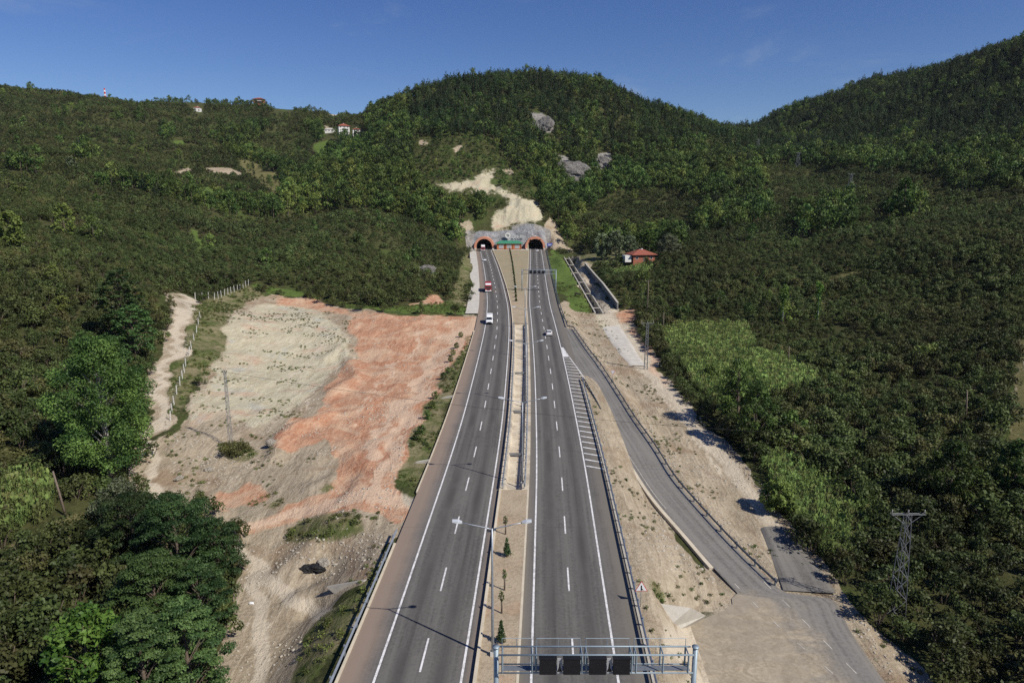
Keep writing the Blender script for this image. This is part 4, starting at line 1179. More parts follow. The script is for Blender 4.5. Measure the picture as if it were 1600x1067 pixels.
def clear_of_roads(X, Y, m=2.5):
    ok = ~((X > XL(Y)-LW-SHL-m-1.5) & (X < XR(Y)+LW+SHL+m+1) & (Y < TUN+12))
    ok &= ~((X > XRL(Y)-3-m) & (X < XRR(Y)+1+m) & (Y < 210))
    t = (Y-CAN0[1])/(CAN1[1]-CAN0[1]); cx = CAN0[0]+(CAN1[0]-CAN0[0])*t
    ok &= ~((np.abs(X-cx-1.5) < 5+m) & (t > -.1) & (t < 1.1))
    return ok
def bare_at(X, Y, px, py, keep=('pale', 'red', 'cream', 'rock', 'green', 'meadow', 'dry')):
    m = np.zeros(len(X), bool)
    for k in keep: m |= gmask(k, px, py)
    return m

PADS = [[(238,590),(300,590),(300,700),(238,700)],[(1030,930),(1150,930),(1150,1100),(1000,1100)],[(972,393),(1028,393),(1030,416),(970,416)],[(505,198),(566,198),(566,219),(505,219)],[(424,148),(462,148),(462,178),(424,178)],[(300,166),(318,166),(318,181),(300,181)],[(655,418),(682,418),(682,436),(655,436)],[(1385,950),(1412,950),(1412,985),(1385,985)]]
VEG = {'hazel': [], 'hazel_far': [], 'broad': [], 'pine': []}
for step, y0, y1, sc0, key in ((3.05, 34, 330, 1.0, 'hazel'), (3.9, 330, 640, 1.1, 'hazel_far'), (5.2, 640, 1080, 1.4, 'hazel_far')):
    X, Y, Z, px, py, d, g = candidates(step, y0, y1, 100+int(y0))
    ok = (px > -260) & (px < 1860) & (py < 1330) & (py > -60)
    ok &= ~any_poly(CORN+PADS, px, py) & clear_of_roads(X, Y) & ~bare_at(X, Y, px, py)
    fo = in_poly(px, py, FOREST) & ~in_poly(px, py, HAZEL_PATCH)
    be = any_poly(BELTS, px, py)
    ok &= ~fo & ~(be & (Y > 250)) & (fbm(X/6, Y/6, 2) > np.where(Y < 150, .2, .26))
    patch = np.where(Y < 130, .95, .78)+np.where(Y < 130, .35, .5)*smooth01((fbm(X/22+70, Y/22, 3)-.3)/.4)
    for q in np.nonzero(ok)[0]:
        VEG[key].append((X[q], Y[q], Z[q]-.15, g.uniform(0, 6.28), sc0*g.uniform(.68, 1.25)*patch[q], sc0*g.uniform(.7, 1.25)*patch[q]))
# woods
X, Y, Z, px, py, d, g = candidates(5.6, 300, 1060, 77)
fo = in_poly(px, py, FOREST) & ~in_poly(px, py, HAZEL_PATCH)
be = any_poly(BELTS, px, py) & ~fo
crm = bare_at(X, Y, px, py, ('cream',)) & (Y > 400)
nsc = bare_at(X, Y, px, py-15, ('cream',)) | bare_at(X, Y, px, py-18, ('cream', 'rock')) | bare_at(X, Y, px, py-22, ('cream',))
rockpad = bare_at(X, Y, px, py, ('rock', 'cream', 'pale', 'meadow')) | bare_at(X, Y, px, py-5, ('rock', 'cream')) | bare_at(X, Y, px, py-9, ('rock', 'cream')) | bare_at(X, Y, px, py-12, ('cream',))
dryp = bare_at(X, Y, px, py, ('dry',))
scrubz = in_poly(px, py, [(640,215),(760,215),(850,310),(840,330),(740,300),(650,290)])
ok = (fo | be) & (px > -150) & (px < 1750) & (py > -50) & clear_of_roads(X, Y, 1) & (~rockpad | (crm & (g.uniform(size=len(X)) < .22))) & ~any_poly(PADS, px, py) & ~((Y < TUN+5) & (px > 722) & (px < 885))
hi = np.where(px < 1130, smooth01((Z-62)/45)*.8, smooth01((Z-62)/35)*.92)
hi = np.where(fo, np.where(px < 640, hi*.45, hi), .08)
clump = fbm(X/45, Y/45, 3)
conif = g.uniform(size=len(X)) < np.clip(hi + (clump-.5)*1.4*(hi > .05)*(hi < .97), 0, 1)
for q in np.nonzero(ok)[0]:
    s = g.uniform(.7, 1.25)
    if nsc[q]: s *= .42
    if crm[q]: s *= .3
    if scrubz[q]: s *= .45
    ridge = py[q] < 184 and px[q] < 600 and be[q]
    if ridge:
        if clump[q] < .52 or g.uniform() < .35: continue
        s *= g.uniform(.4, .75)
    elif be[q]: s *= .95
    if dryp[q]:
        if g.uniform() < .6: continue
        s *= .5
    VEG['pine' if conif[q] and not scrubz[q] else 'broad'].append((X[q], Y[q], Z[q]-.2, g.uniform(0, 6.28), s, s*g.uniform(.85, 1.2)))
# isolated trees among the orchards
X, Y, Z, px, py, d, g = candidates(23.0, 110, 980, 55, .49)
ok = (px > -100) & (px < 1700) & clear_of_roads(X, Y, 4) & ~bare_at(X, Y, px, py) & ~any_poly(CORN, px, py) & ~(in_poly(px, py, FOREST)) & (fbm(X/70+4, Y/70, 2) > .5)
for q in np.nonzero(ok)[0]:
    if g.uniform() < (.75 if px[q] < 700 else .5): VEG['broad'].append((X[q], Y[q], Z[q]-.2, g.uniform(0, 6.28), (s := g.uniform(.4, .92)), s))

P_H = [hazel_mesh(300+i, 620, .34) for i in range(5)]
P_HF = [hazel_mesh(340+i, 230, .5) for i in range(5)]
P_B = [broad_mesh(400+i, 420, .95, 10+1.2*(i % 3), 4.7) for i in range(6)]
P_P = [pine_mesh(450+i, 360, .85, 11+(i % 2)*1.5, 3.1+.3*(i % 3)) for i in range(5)]
for k in VEG: VEG[k] = np.array(VEG[k])
print('plants', {k: len(v) for k, v in VEG.items()})

def largest(A, h, n):
    px, py, d = project(A[:, 0], A[:, 1], A[:, 2]+h*.5)
    score = A[:, 4]/d*((px > -8) & (px < 1608) & (py > 0) & (py < 1085))
    return np.argsort(-score)[:n]
def individuals(A, sel, protos, name, cat, labeler, g):
    for q in sel:
        x, y, z, r, s, sz = A[q]
        o = bpy.data.objects.new(name, protos[int(g.integers(len(protos)))])
        o.location = (x, y, z); o.rotation_euler = (0, 0, r); o.scale = (s, s, sz)
        lab, grp = labeler(x, y, z); tag(o, lab, cat, grp); link(o)
def rest(A, sel, name, coll, npro, g):
    m = np.ones(len(A), bool); m[sel] = False; B = A[m]
    return scatter(name, B[:, :3], B[:, 3], np.stack([B[:, 4], B[:, 4], B[:, 5]], -1), g.integers(0, npro, len(B)), coll)
gI = np.random.default_rng(9)
def lab_hazel(x, y, z):
    if x < 0:
        if y < 72: return 'low brownish hazelnut bush crowded in the lower left orchard corner below the grass strip', 'hazelnut bushes in the lower left corner'
        if y < 105: return 'olive hazelnut bush on the left slope beside the tall leafy tree', 'hazelnut bushes beside the tall left tree'
        return 'olive brown hazelnut bush in the orchard on the left slope above the dirt track', 'hazelnut bushes on the left slope'
    if y < 70: return 'dark hazelnut bush in the lower right orchard around the steel pylon', 'hazelnut bushes around the lower right pylon'
    if y < 110: return 'shaded hazelnut bush in the right orchard behind the corn strip by the dirt track', 'hazelnut bushes behind the right corn strip'
    return 'dark green hazelnut bush in the broad orchard filling the right valley floor', 'hazelnut bushes on the right valley floor'
def lab_wood(kind):
    def f(x, y, z):
        if x > 190: w = 'on the shaded wooded hillside at the far right'
        elif x > 20: w = 'on the right flank of the wooded hill above the tunnels'
        elif x > -150 and y > 430: w = 'on the left flank of the wooded hill above the tunnels'
        elif x < 0: w = 'in a belt of trees among the orchards of the left hill'
        else: w = 'in a row of trees at the edge of the right valley orchard'
        return '%s %s' % (kind, w), '%ss %s' % (kind.split()[-2]+' '+kind.split()[-1], w)
    return f
sh = largest(VEG['hazel'], 3, 300)
individuals(VEG['hazel'], sh, P_H, 'hazel_bush', 'bush', lab_hazel, gI)
cH = proto_collection('hazel', P_H); cHF = proto_collection('hazel_far', P_HF)
cB = proto_collection('broadleaf', P_B); cP = proto_collection('pine', P_P)
near = VEG['hazel']; m = np.ones(len(near), bool); m[sh] = False
A = near[m]
allh = np.concatenate([A, VEG['hazel_far']]); pk = np.concatenate([gI.integers(0, 5, len(A)), 5+gI.integers(0, 5, len(VEG['hazel_far']))])
cHA = bpy.data.collections.new('hazel_all')
for i, me in enumerate(P_H+P_HF): cHA.objects.link(bpy.data.objects.new('hazel_kind_%s' % 'abcdefghij'[i], me))
scatter('hazel_orchard', allh[:, :3], allh[:, 3], np.stack([allh[:, 4], allh[:, 4], allh[:, 5]], -1), pk, cHA)
sb = largest(VEG['broad'], 7, 300); individuals(VEG['broad'], sb, P_B, 'broadleaf_tree', 'tree', lab_wood('green leafy broadleaf tree'), gI)
rest(VEG['broad'], sb, 'broadleaf_forest', cB, 6, gI)
sp = largest(VEG['pine'], 8, 300); individuals(VEG['pine'], sp, P_P, 'pine_tree', 'tree', lab_wood('dark narrow pine tree'), gI)
rest(VEG['pine'], sp, 'pine_forest', cP, 5, gI)

# corn
X, Y, Z, px, py, d, g = candidates(.85, 40, 330, 66)
ok = any_poly(CORN, px, py) & clear_of_roads(X, Y, 1)
cC = proto_collection('corn', [corn_mesh(500+i) for i in range(5)])
k = ok.sum(); print('corn', k)
scatter('corn_field', np.stack([X, Y, Z], -1)[ok], g.uniform(0, 6.28, k), np.repeat(g.uniform(.85, 1.2, k)[:, None], 3, 1), g.integers(0, 5, k), cC)
# weeds on the verges and bare ground
X, Y, Z, px, py, d, g = candidates(1.15, 36, 300, 67, .5)
gm = bare_at(X, Y, px, py, ('green', 'meadow')); pm = bare_at(X, Y, px, py, ('pale', 'cream', 'dry')) & ~gm & ~bare_at(X, Y, px, py, ('red',))
trackm = in_poly(px, py, [(225,460),(300,460),(300,500),(250,655),(285,790),(225,790)]) | in_poly(px, py, [(940,490),(985,490),(1075,620),(1200,760),(1250,900),(1150,800),(1020,600)]) | in_poly(px, py, [(1060,990),(1150,935),(1230,930),(1480,1080),(1100,1080)]) | in_poly(px, py, [(330,830),(420,800),(500,950),(470,1080),(340,1080)])
nn = fbm(X/5, Y/5, 3)
road_ok = ~((X > XL(Y)-LW-SHL-.3) & (X < XR(Y)+LW+SHL+.4) & (Y < TUN)) & ~((X > ramp_l_edge(Y)-.8) & (X < ramp_r_edge(Y)+.6) & (Y < 210))
ok = road_ok & ((gm & (nn > .47)) | (pm & (nn > .60) & ~trackm)) & (px > -100) & (px < 1700)
cW = proto_collection('weed', [weed_mesh(550+i) for i in range(5)])
k = ok.sum(); print('weeds', k)
sz = g.uniform(.35, 1.05, k)*np.where(gm[ok], 1.0, .62)
scatter('weeds', np.stack([X, Y, Z], -1)[ok], g.uniform(0, 6.28, k), np.stack([sz, sz, sz*g.uniform(.6, 1.2, k)], -1), g.integers(0, 5, k), cW)
# broken stone
X, Y, Z, px, py, d, g = candidates(.7, 38, 215, 68, .5)
pm = bare_at(X, Y, px, py, ('pale', 'cream')) ; nn = fbm(X/6+30, Y/6, 3)
STONY = [[(440,845),(600,830),(600,900),(520,930),(470,900),(390,860)], [(985,495),(1010,500),(1090,640),(1180,720),(1330,930),(1420,1040),(1480,1080),(1380,1080),(1290,930),(1180,760),(1040,600)], [(905,520),(985,560),(1050,700),(1190,880),(1180,890),(1040,730),(950,590)], [(270,670),(330,700),(400,790),(330,800),(270,740)], [(1000,760),(1130,920),(1080,950),(1010,850)], [(350,500),(390,480),(420,500),(370,530)]]
st = any_poly(STONY, px, py)
ok = (~((X > XL(Y)-LW-SHL-.3) & (X < XR(Y)+LW+SHL+.4)) & ~((X > ramp_l_edge(Y)-.8) & (X < ramp_r_edge(Y)+.6)))
ok &= pm & (((nn > .44) & st) | (nn > .66)) & (px > -50) & (px < 1650)
cS = proto_collection('stone', [stone_mesh(600+i) for i in range(5)])
k = ok.sum(); print('stones', k)
sz = (.16+.34*g.uniform(0, 1, k)**2.5)
scatter('rubble', np.stack([X, Y, Z+.02], -1)[ok], g.uniform(0, 6.28, k), np.repeat(sz[:, None], 3, 1)*g.uniform(.7, 1.4, (k, 3)), g.integers(0, 5, k), cS)

# ------------------------------------------------------------------ single trees one can point at
def limb_tree(name, label, x, y, z, hgt, wid, mat, seed, shape='round', nleaf=6000, size=.36, bark='bark', group=None, base=.22):
    g = np.random.default_rng(seed)
    root = empty(name, (x, y, z)); tag(root, label, 'tree', group)
    lobes = []; w = MB(); tops = []
    nl = {'round': 46 if nleaf < 9000 else 100, 'locust': 130, 'poplar': 26, 'conical': 30}[shape]
    tr = max(.08, hgt*.018)
    for i in range(nl):
        f = (i+.5)/nl; a = i*2.399+g.uniform(-.5, .5)
        if shape == 'round':
            zz = hgt*(base+(.97-base)*f); env = wid*.5*math.sin(math.pi*min(.96, .17+.78*f))**.75
            r = env*math.sqrt(g.uniform(.15, 1)); s = wid*.5*g.uniform(.18, .30); lo = (s, s, s*.8)
        elif shape == 'locust':
            zz = hgt*(base+(.98-base)*f); env = wid*.5*math.sin(math.pi*min(.96, .25+.7*f))**.6
            r = env*math.sqrt(g.uniform(.1, 1.1)); s = wid*.5*g.uniform(.14, .27); lo = (s, s, s*.34)
        elif shape == 'poplar':
            zz = hgt*(base+(.98-base)*f); env = wid*.5*(.45 if f < .62 else 1.3)
            r = env*g.uniform(0, .7); s = wid*g.uniform(.16, .28)*(1 if f < .62 else 1.5); lo = (s, s, s*1.3)
        else:
            zz = hgt*(base+(.97-base)*f); env = wid*.5*(1-f)**.7
            r = env*.6; s = max(.12, env*.55); lo = (s, s, s*1.0)
        p = (r*math.cos(a), r*math.sin(a), zz); lobes.append((*p, *lo, g.uniform(.1, .9)))
        if i % 2 == 0 and shape in ('round', 'locust'):
            zb = max(hgt*.12, zz-r*.9-hgt*.05)
            w.tube([(0, 0, zb), (p[0]*.5, p[1]*.5, zb+(zz-zb)*.62), p], [tr*.4*(1-f*.6), tr*.2, tr*.06], 5, cap=False)
    w.tube([(0, 0, -.6), (tr*.6, 0, hgt*.3), (-tr*.4, tr*.5, hgt*.65), (0, 0, hgt*.93)], [tr*1.25, tr, tr*.6, tr*.15], 8)
    w.build('trunk', M[bark], root, True)
    V, F, T = lobes_to_leaves(lobes, nleaf, size, seed+3, .35, 1.8 if shape == 'locust' else 1.0)
    me = foliage_mesh('crown', [(V, F, T)], [M[mat]])
    link(bpy.data.objects.new('crown', me), root)
    return root
def tree_px(name, label, bx, by, ty, wpx, mat, seed, shape='round', z=None, **k):
    x, y, zz = ground(bx, by) if z is None else at_z(bx, by, z)
    top = H - y*ratio(ty); d = y*c_-(zz-H)*s_
    return limb_tree(name, label, x, y, zz, top-zz, wpx*d/FL, mat, seed, shape, **k)
tree_px('leafy_tree', 'tall leafy green tree with pale trunk left of the dirt track', 172, 752, 524, 140, 'leaf', 21, nleaf=48000, size=.29, bark='bark_pale', base=.14)
for i, (bx, by, ty, wp, n, lab) in enumerate([
  (215, 900, 772, 115, 13000, 'dark locust tree at the back of the lower left clump beside the willow'),
  (283, 925, 775, 128, 14000, 'tallest dark feathery locust tree of the lower left clump'),
  (342, 905, 812, 84, 6000, 'open branched locust tree reaching right over the pale dirt'),
  (250, 1010, 868, 120, 13000, 'dense locust tree in the middle of the lower left clump'),
  (318, 1010, 880, 92, 9000, 'feathery locust tree at the edge of the lower dirt track'),
  (300, 1110, 940, 120, 14000, 'green locust tree at the bottom edge beside the dirt track'),
  (235, 1150, 960, 110, 12000, 'locust tree at the bottom edge next to the bright green tree')]):
    tree_px('locust_tree', lab, bx, by, ty, wp, 'locust', 220+i, 'locust', z=-4.6, nleaf=int(n*1.8), size=.205, base=.16)
tree_px('leafy_tree', 'bright green broadleaf tree at the bottom left edge', 150, 1130, 958, 150, 'bright', 24, z=-4, nleaf=6000, size=.42)
tree_px('willow_tree', 'small grey green willow below the tall leafy tree', 190, 838, 752, 85, 'willow', 25, nleaf=5000, size=.28, base=.1)
tree_px('locust_tree', 'rich green feathery tree above the bend of the dirt track', 195, 545, 420, 62, 'locust', 26, 'locust', nleaf=7000, size=.5)
tree_px('locust_tree', 'dark green feathery tree between the bend of the track and the tall tree', 212, 565, 475, 58, 'locust', 28, 'locust', nleaf=6000, size=.45)
tree_px('poplar_tree', 'thin poplar with tufted top in the right orchard, left of its pair', 1221, 512, 445, 13, 'bright', 31, 'poplar', group=None, nleaf=1200, size=.4, bark='bark_pale', base=.15)
tree_px('poplar_tree', 'slim poplar with leafy stem in the right orchard, right of its pair', 1276, 508, 442, 12, 'bright', 32, 'poplar', nleaf=1100, size=.4, bark='bark_pale', base=.15)
for i, (bx, by, ty, wp, lab) in enumerate([(962,404,360,28,'silvery grey willow, tallest in the row behind the red roofed house'),(940,406,364,27,'grey green willow at the left end of the row behind the house'),(984,398,368,25,'pale willow standing directly behind the red roof'),(1045,400,366,34,'rounded grey green willow to the right of the red roofed house'),(1014,402,358,27,'yellow green tree just right of the house behind the red roof')]):
    tree_px('willow_tree' if i < 4 else 'leafy_tree', lab, bx, by, ty, wp, 'willow' if i < 4 else 'bright', 40+i, nleaf=4000, size=.6, base=.12)
tree_px('leafy_tree', 'light green tall tree standing alone in the far right orchard', 1410, 345, 277, 36, 'bright', 51, nleaf=2200, size=1.0, base=.12)
x, y, z = skyline(116); limb_tree('leafy_tree', 'lone tree on the left skyline with open crown', x, y, z, 12, 10, 'leaf', 52, nleaf=600, size=1.0)
for i, (bx, by, ty, wp, lab) in enumerate([(1150,672,560,66,'green leafy tree on the track edge casting the upper shadow on the dirt'),(1178,700,596,60,'bushy green tree beside the dirt track casting the lower shadow'),(1110,600,570,30,'small dark tree at the corner of the right corn field'),
     (1480,800,690,85,'large dark leafy tree in the lower right orchard'),(1580,790,690,60,'dark tree at the right picture edge beside the stony path'),(1215,800,752,55,'low green tree on the right edge of the dirt track')]):
    tree_px('leafy_tree', lab, bx, by, ty, wp, 'leaf', 60+i, nleaf=4200, size=.4, base=.12)
for i, (bx, by, ty, wp, lab) in enumerate([(102,372,318,34,'dark dense tree in the left orchard'),(20,385,330,40,'dark tree at the left picture edge above the orchard'),(112,268,244,16,'pale bare looking tree in the middle of the left hillside')]):
    tree_px('leafy_tree', lab, bx, by, ty, wp, 'leaf' if i < 2 else 'willow', 70+i, nleaf=2200, size=.7, base=.12)
# saplings and little cypresses along the highway
def shrub(name, label, group, x, y, z, h, w_, mat, seed, n=420, size=.16, shape='conical'):
    return limb_tree(name, label, x, y, z, h, w_, mat, seed, shape, nleaf=n, size=size, group=group, base=.12)
def med(px, py):
    x, y, z = at_prof(px, py, lambda Y: float(RZ(Y))+.3); return x, y, z
x, y, z = med(792, 869); shrub('cypress', 'dark little cypress in the bare median just below the lamp heads', None, x, y, z, 2.3, .95, 'pine', 80, 700)
x, y, z = med(783, 1004); shrub('cypress', 'dark cypress in the median beside the near gantry post', None, x, y, z, 2.2, .9, 'pine', 81, 700)
for i, (px, py, lab) in enumerate([(789.6,834,'thin green sapling in the median nearest the concrete drain'),(788,921,'thin sapling in the median below the larger dark cypress'),(783.5,957,'low green sapling in the median above the gantry')]):
    x, y, z = med(px, py); limb_tree('sapling', lab, x, y, z, 2.3, .55, 'leaf', 85+i, 'round', nleaf=150, size=.14, base=.55)
ys = np.linspace(float(at_prof(806, 472, RZ)[1]), float(at_prof(796, 390, RZ)[1]), 24)
pr = np.interp(ys, [ys[0], ys[-1]], [806.5, 796])
for i, y in enumerate(ys):
    x = (np.interp(y, ys, pr)-CX)/FL*(y*c_+(H-float(RZ(y)))*s_)
    shrub('shrub', 'small dark conifer shrub in the planted line along the wide upper median', 'conifer shrubs in the upper median', x, y, float(RZ(y))+.3, 1.7+.5*(i % 3)*.5, 1.0, 'pine', 100+i, 130, .4)
for i, (px, py) in enumerate([(720,527),(713,544),(708,555),(704,565),(699,584),(693,592),(680,623),(675,638),(667,655),(659,677),(652,688)]):
    x, y, z = ground(px, py)
    shrub('shrub', 'small dark green shrub in the row on the bank left of the highway', 'shrubs on the bank left of the highway', x, y, z, 1.5, 1.5, 'leaf', 140+i, 320, .24, 'round')
x, y, z = ground(366, 708); shrub('bush', 'sprawling green bush at the foot of the lattice pole in the yard', None, x, y, z, 1.6, 5.2, 'weed', 160, 2600, .22, 'round')
# ------------------------------------------------------------------ copies
def children(o): return [c for c in bpy.data.objects if c.parent == o]
def copy_thing(src, loc, rz=0.0, label=None, group=None, scale=None):
    r = src.copy(); COL.objects.link(r); r.location = loc; r.rotation_euler = (0, 0, rz)
    if scale: r.scale = (scale,)*3
    if label: r['label'] = label
    if group: r['group'] = group
    for ch in children(src):
        c = ch.copy(); COL.objects.link(c); c.parent = r
        for g in children(ch):
            d = g.copy(); COL.objects.link(d); d.parent = c
    return r

# ------------------------------------------------------------------ guard rails
POST = MB().box((0, 0, .25), (.12, .16, 1.3)).mesh('post', M['steel'])
POSTD = MB().box((0, 0, .25), (.14, .2, 1.3)).box((0, .16, .62), (.12, .14, .3)).mesh('post', M['steel_dark'])
def guard_rail(label, Ys, xf, zf, side=1, step=4.0, dark=False, group='guard rails'):
    Ys = np.asarray(Ys, float); x = xf(Ys); z = zf(x, Ys)
    base = Vector((float(x[0]), float(Ys[0]), float(z[0])))
    root = empty('guard_rail', base); tag(root, label, 'guard rail', group)
    prof = [(-.02, .50), (.07, .56), (.0, .65), (.07, .74), (-.02, .80), (-.05, .80), (.03, .74), (-.04, .65), (.03, .56), (-.05, .50)]
    rr = [[(float(x[i])-base.x+side*px, float(Ys[i])-base.y, float(z[i])-base.z+pz) for px, pz in prof] for i in range(len(Ys))]
    MB().rings(rr).build('rail', M['rail_dark'] if dark else M['steel'], root)
    L_ = np.concatenate([[0], np.cumsum(np.hypot(np.diff(x), np.diff(Ys)))])
    for s in np.arange(.5, L_[-1], step):
        yy = np.interp(s, L_, Ys); xx = float(np.interp(yy, *((Ys, x) if Ys[0] < Ys[-1] else (Ys[::-1], x[::-1])))); zz = float(np.interp(s, L_, z))
        p = bpy.data.objects.new('post', POSTD if dark else POST); p.location = Vector((xx-side*.12, yy, zz))-base; link(p, root)
    return root
zr = lambda x, Y: RZ(Y)+.02
guard_rail('steel guard rail along the outer edge of the left carriageway near the culvert wall', np.arange(8, 74.1, 2), lambda Y: XL(Y)-LW-SHL-.30, zr, 1)
guard_rail('steel guard rail on the right shoulder from the gantry up to the ramp nose', np.arange(8, 143, 2), lambda Y: XR(Y)+LW+SHL+.02, zr, -1, 3.0)
guard_rail('short guard rail turning down the inner side of the ramp at its nose', np.arange(124, 144.5, 1.5), lambda Y: np.maximum(XRL(Y)-.1, XR(Y)+LW+SHL+.25), lambda x, Y: ZRAMP(Y)+.05, 1, 2.0, True)
guard_rail('long dark guard rail on the outer edge of the ramp and upper right shoulder', np.arange(70, 454, 2), lambda Y: np.where(Y > 196, XR(Y)+LW+SHL+.45, ramp_r_edge(Y)-.15), lambda x, Y: np.where(Y > 150, RZ(Y), ZRAMP(Y))+.02, -1, 4.0, True)
guard_rail('guard rail on the left side of the concrete median drain', np.arange(CH0, CH1+1, 2), lambda Y: ML(Y)+.35, lambda x, Y: RZ(Y)+.1, -1, 2.5)
guard_rail('guard rail on the right side of the concrete median drain', np.arange(CH0, CH1+1, 2), lambda Y: MR(Y)-.55, lambda x, Y: RZ(Y)+.1, 1, 2.5)

# ------------------------------------------------------------------ street lamps
def street_lamp(loc, label):
    r = empty('street_lamp', loc); tag(r, label, 'street lamp', 'double armed street lamps in the median')
    MB().tube([(0, 0, -.3), (0, 0, 4), (0, 0, 8), (0, 0, 11.7)], [.13, .11, .09, .065], 10).build('pole', M['steel'], r, True)
    MB().box((0, 0, .12), (.42, .42, .5)).build('base', M['concrete_pale'], r)
    for s in (-1, 1):
        a = MB().tube([(0, 0, 11.6), (s*.5, 0, 11.75), (s*1.6, 0, 12.0), (s*2.6, 0, 12.22)], [.055, .05, .045, .04], 8).build('arm', M['steel'], r, True)
        h = MB(); h.rings([[(s*2.45, -.10, 12.17), (s*2.45, .10, 12.17), (s*2.45, .10, 12.30), (s*2.45, -.10, 12.30)], [(s*2.8, -.20, 12.2), (s*2.8, .20, 12.2), (s*2.8, .17, 12.42), (s*2.8, -.17, 12.42)], [(s*3.25, -.17, 12.3), (s*3.25, .17, 12.3), (s*3.25, .13, 12.45), (s*3.25, -.13, 12.45)]])
        hd = h.build('lamp_head', M['lamp'], a)
    return r
lx = [(770, 1030, 52.0), (816.5, 0, 88.5), (822, 0, 125), (821.5, 0, 162), (820.5, 0, 197)]
names = ['nearest double armed street lamp rising beside the gantry post', 'second double armed street lamp at the near end of the concrete drain', 'third double armed street lamp beside the concrete drain', 'fourth double armed street lamp beside the far half of the drain', 'farthest double armed street lamp at the upper end of the drain']
lamp0 = None
for (px, py, Y), lab in zip(lx, names):
    z = float(RZ(Y)); x = (px-CX)/FL*(Y*c_+(H-z-(0 if py else 12))*s_)
    if lamp0 is None: lamp0 = street_lamp((x, Y, z+.25), lab)
    else: copy_thing(lamp0, (x, Y, z+.1), 0, lab)

# ------------------------------------------------------------------ sign gantries
def gantry(loc, label):
    r = empty('sign_gantry', loc); tag(r, label, 'gantry', 'sign gantries over the right carriageway')
    Wd = 13.45; zt, zb = 8.5, 7.15
    for x in (0, Wd):
        p = MB().tube([(x, 0, -4.5 if x else -.3), (x, 0, zt+.25)], .17, 14).build('post', M['steel_blue'], r, True)
        MB().tube([(x, 0, zt+.25), (x, 0, zt+.33)], .24, 14).build('cap', M['steel_blue'], p, True)
    dy = .45
    for y in (-dy, dy):
        for z in (zt, zb):
            MB().tube([(.2, y, z), (Wd-.2, y, z)], .06 if z == zt else .05, 8).build('chord', M['steel_blue'], r, True)
    xs = [.43, 2.43, 2.7, 5.76, 6.08, 9.1, 9.4, 11.2, 12.9]
    for x in xs:
        v = MB()
        v.bar((x, -dy, zb), (x, -dy, zt), .09); v.bar((x, dy, zb), (x, dy, zt), .09); v.bar((x, -dy, zb), (x, dy, zb), .07); v.bar((x, -dy, zt), (x, dy, zt), .07)
        v.build('web_frame', M['steel_blue'], r)
    MB().box((Wd/2, 0, zb+.03), (Wd-.7, .5, .03)).build('walkway', M['steel_dark'], r)
    for x0, x1 in ((.4, 2.4), (2.75, 5.7), (6.1, 9.05), (9.4, 12.9)):
        ra = MB(); ra.bar((x0, dy, zt+.62), (x1, dy, zt+.62), .03)
        for x in (x0, (x0+x1)/2, x1): ra.bar((x, dy, zt), (x, dy, zt+.62), .03)
        ra.build('railing', M['steel_blue'], r)
    for k, x in enumerate((3.47, 5.07, 6.79, 8.39)):
        s = MB().box((x, -dy-.2, (zt+zb)/2-.02), (1.12, .26, 1.1)).build('display_panel', M['black'], r)
        MB().box((x, -dy-.17, zt-.09), (1.2, .34, .05)).build('hood', M['black'], s)
    for x in (4.27, 7.59):
        s = MB().box((x, -dy-.11, (zt+zb)/2-.05), (.34, .08, 1.1)).build('mount_plate', M['grey_metal'], r)
        b = MB(); y = -dy-.17; z = zb+.22
        b.add([(x-.16, y, z), (x+.16, y, z), (x+.05, y, z+.3), (x+.02, y, z+.66), (x-.02, y, z+.66), (x-.05, y, z+.3)], [(0, 1, 2, 5), (5, 2, 3, 4)])
        b.build('bracket', M['black'], s)
    return r
gY = 41.1; gl = at_Y(775, 1015, gY)
g0 = gantry((gl[0], gY, float(RZ(gY))+.02), 'near sign gantry with four black display panels across the bottom of the view')
gY2 = 270.0; gl2 = at_Y(815.6, 440, gY2)
copy_thing(g0, (gl2[0], gY2, float(RZ(gY2))), 0, 'distant sign gantry with black panels spanning the upper right carriageway')

# ------------------------------------------------------------------ traffic signs
def tri(sz, up=1, y=0.0, ins=0.0):
    h = sz*.866-ins*1.5*2*.5; r_ = sz/math.sqrt(3)-ins
    return [(r_*math.cos(a), y, r_*math.sin(a)) for a in (R(90)*up, R(210)*1 if up > 0 else R(30), R(330) if up > 0 else R(150))]
def tri_sign(loc, label, up, sz, hp, rz=0, symbol=False):
    r = empty('road_sign', loc, rz); tag(r, label, 'road sign')
    MB().tube([(0, .06, -.5), (0, .06, hp+sz*.5)], .035, 8).build('post', M['steel'], r, True)
    def plate(name, ins, y, mat):
        a = tri(sz, up, y, ins); a = [(x, yy, z+hp) for x, yy, z in a]; b = [(x, yy+.02, z) for x, yy, z in a]
        o = [0, 1, 2] if up < 0 else [0, 1, 2]
        return MB().add(a+b, [(0, 1, 2), (5, 4, 3), (0, 3, 4, 1), (1, 4, 5, 2), (2, 5, 3, 0)]).build(name, mat, r)
    plate('border', 0, 0.0, M['sign_red']); plate('plate', sz*.085, -.012, M['white'])
    if symbol:
        s = MB(); y = -.02
        s.box((0, y, hp-.02), (.12, .012, .5)).box((0, y, hp+.2), (.06, .012, .14))
        s.add([(.06, y-.004, hp-.05), (.20, y-.004, hp-.2), (.20, y-.004, hp-.27), (.06, y-.004, hp-.18)], [(0, 1, 2, 3)])
        s.build('symbol', M['black'], r)
    return r
x, y, z = ground(1001, 948); tri_sign((x, y, z), 'red bordered warning triangle with black merging symbol beside the right guard rail', 1, 1.25, H-y*ratio(918)-z, 0, True)
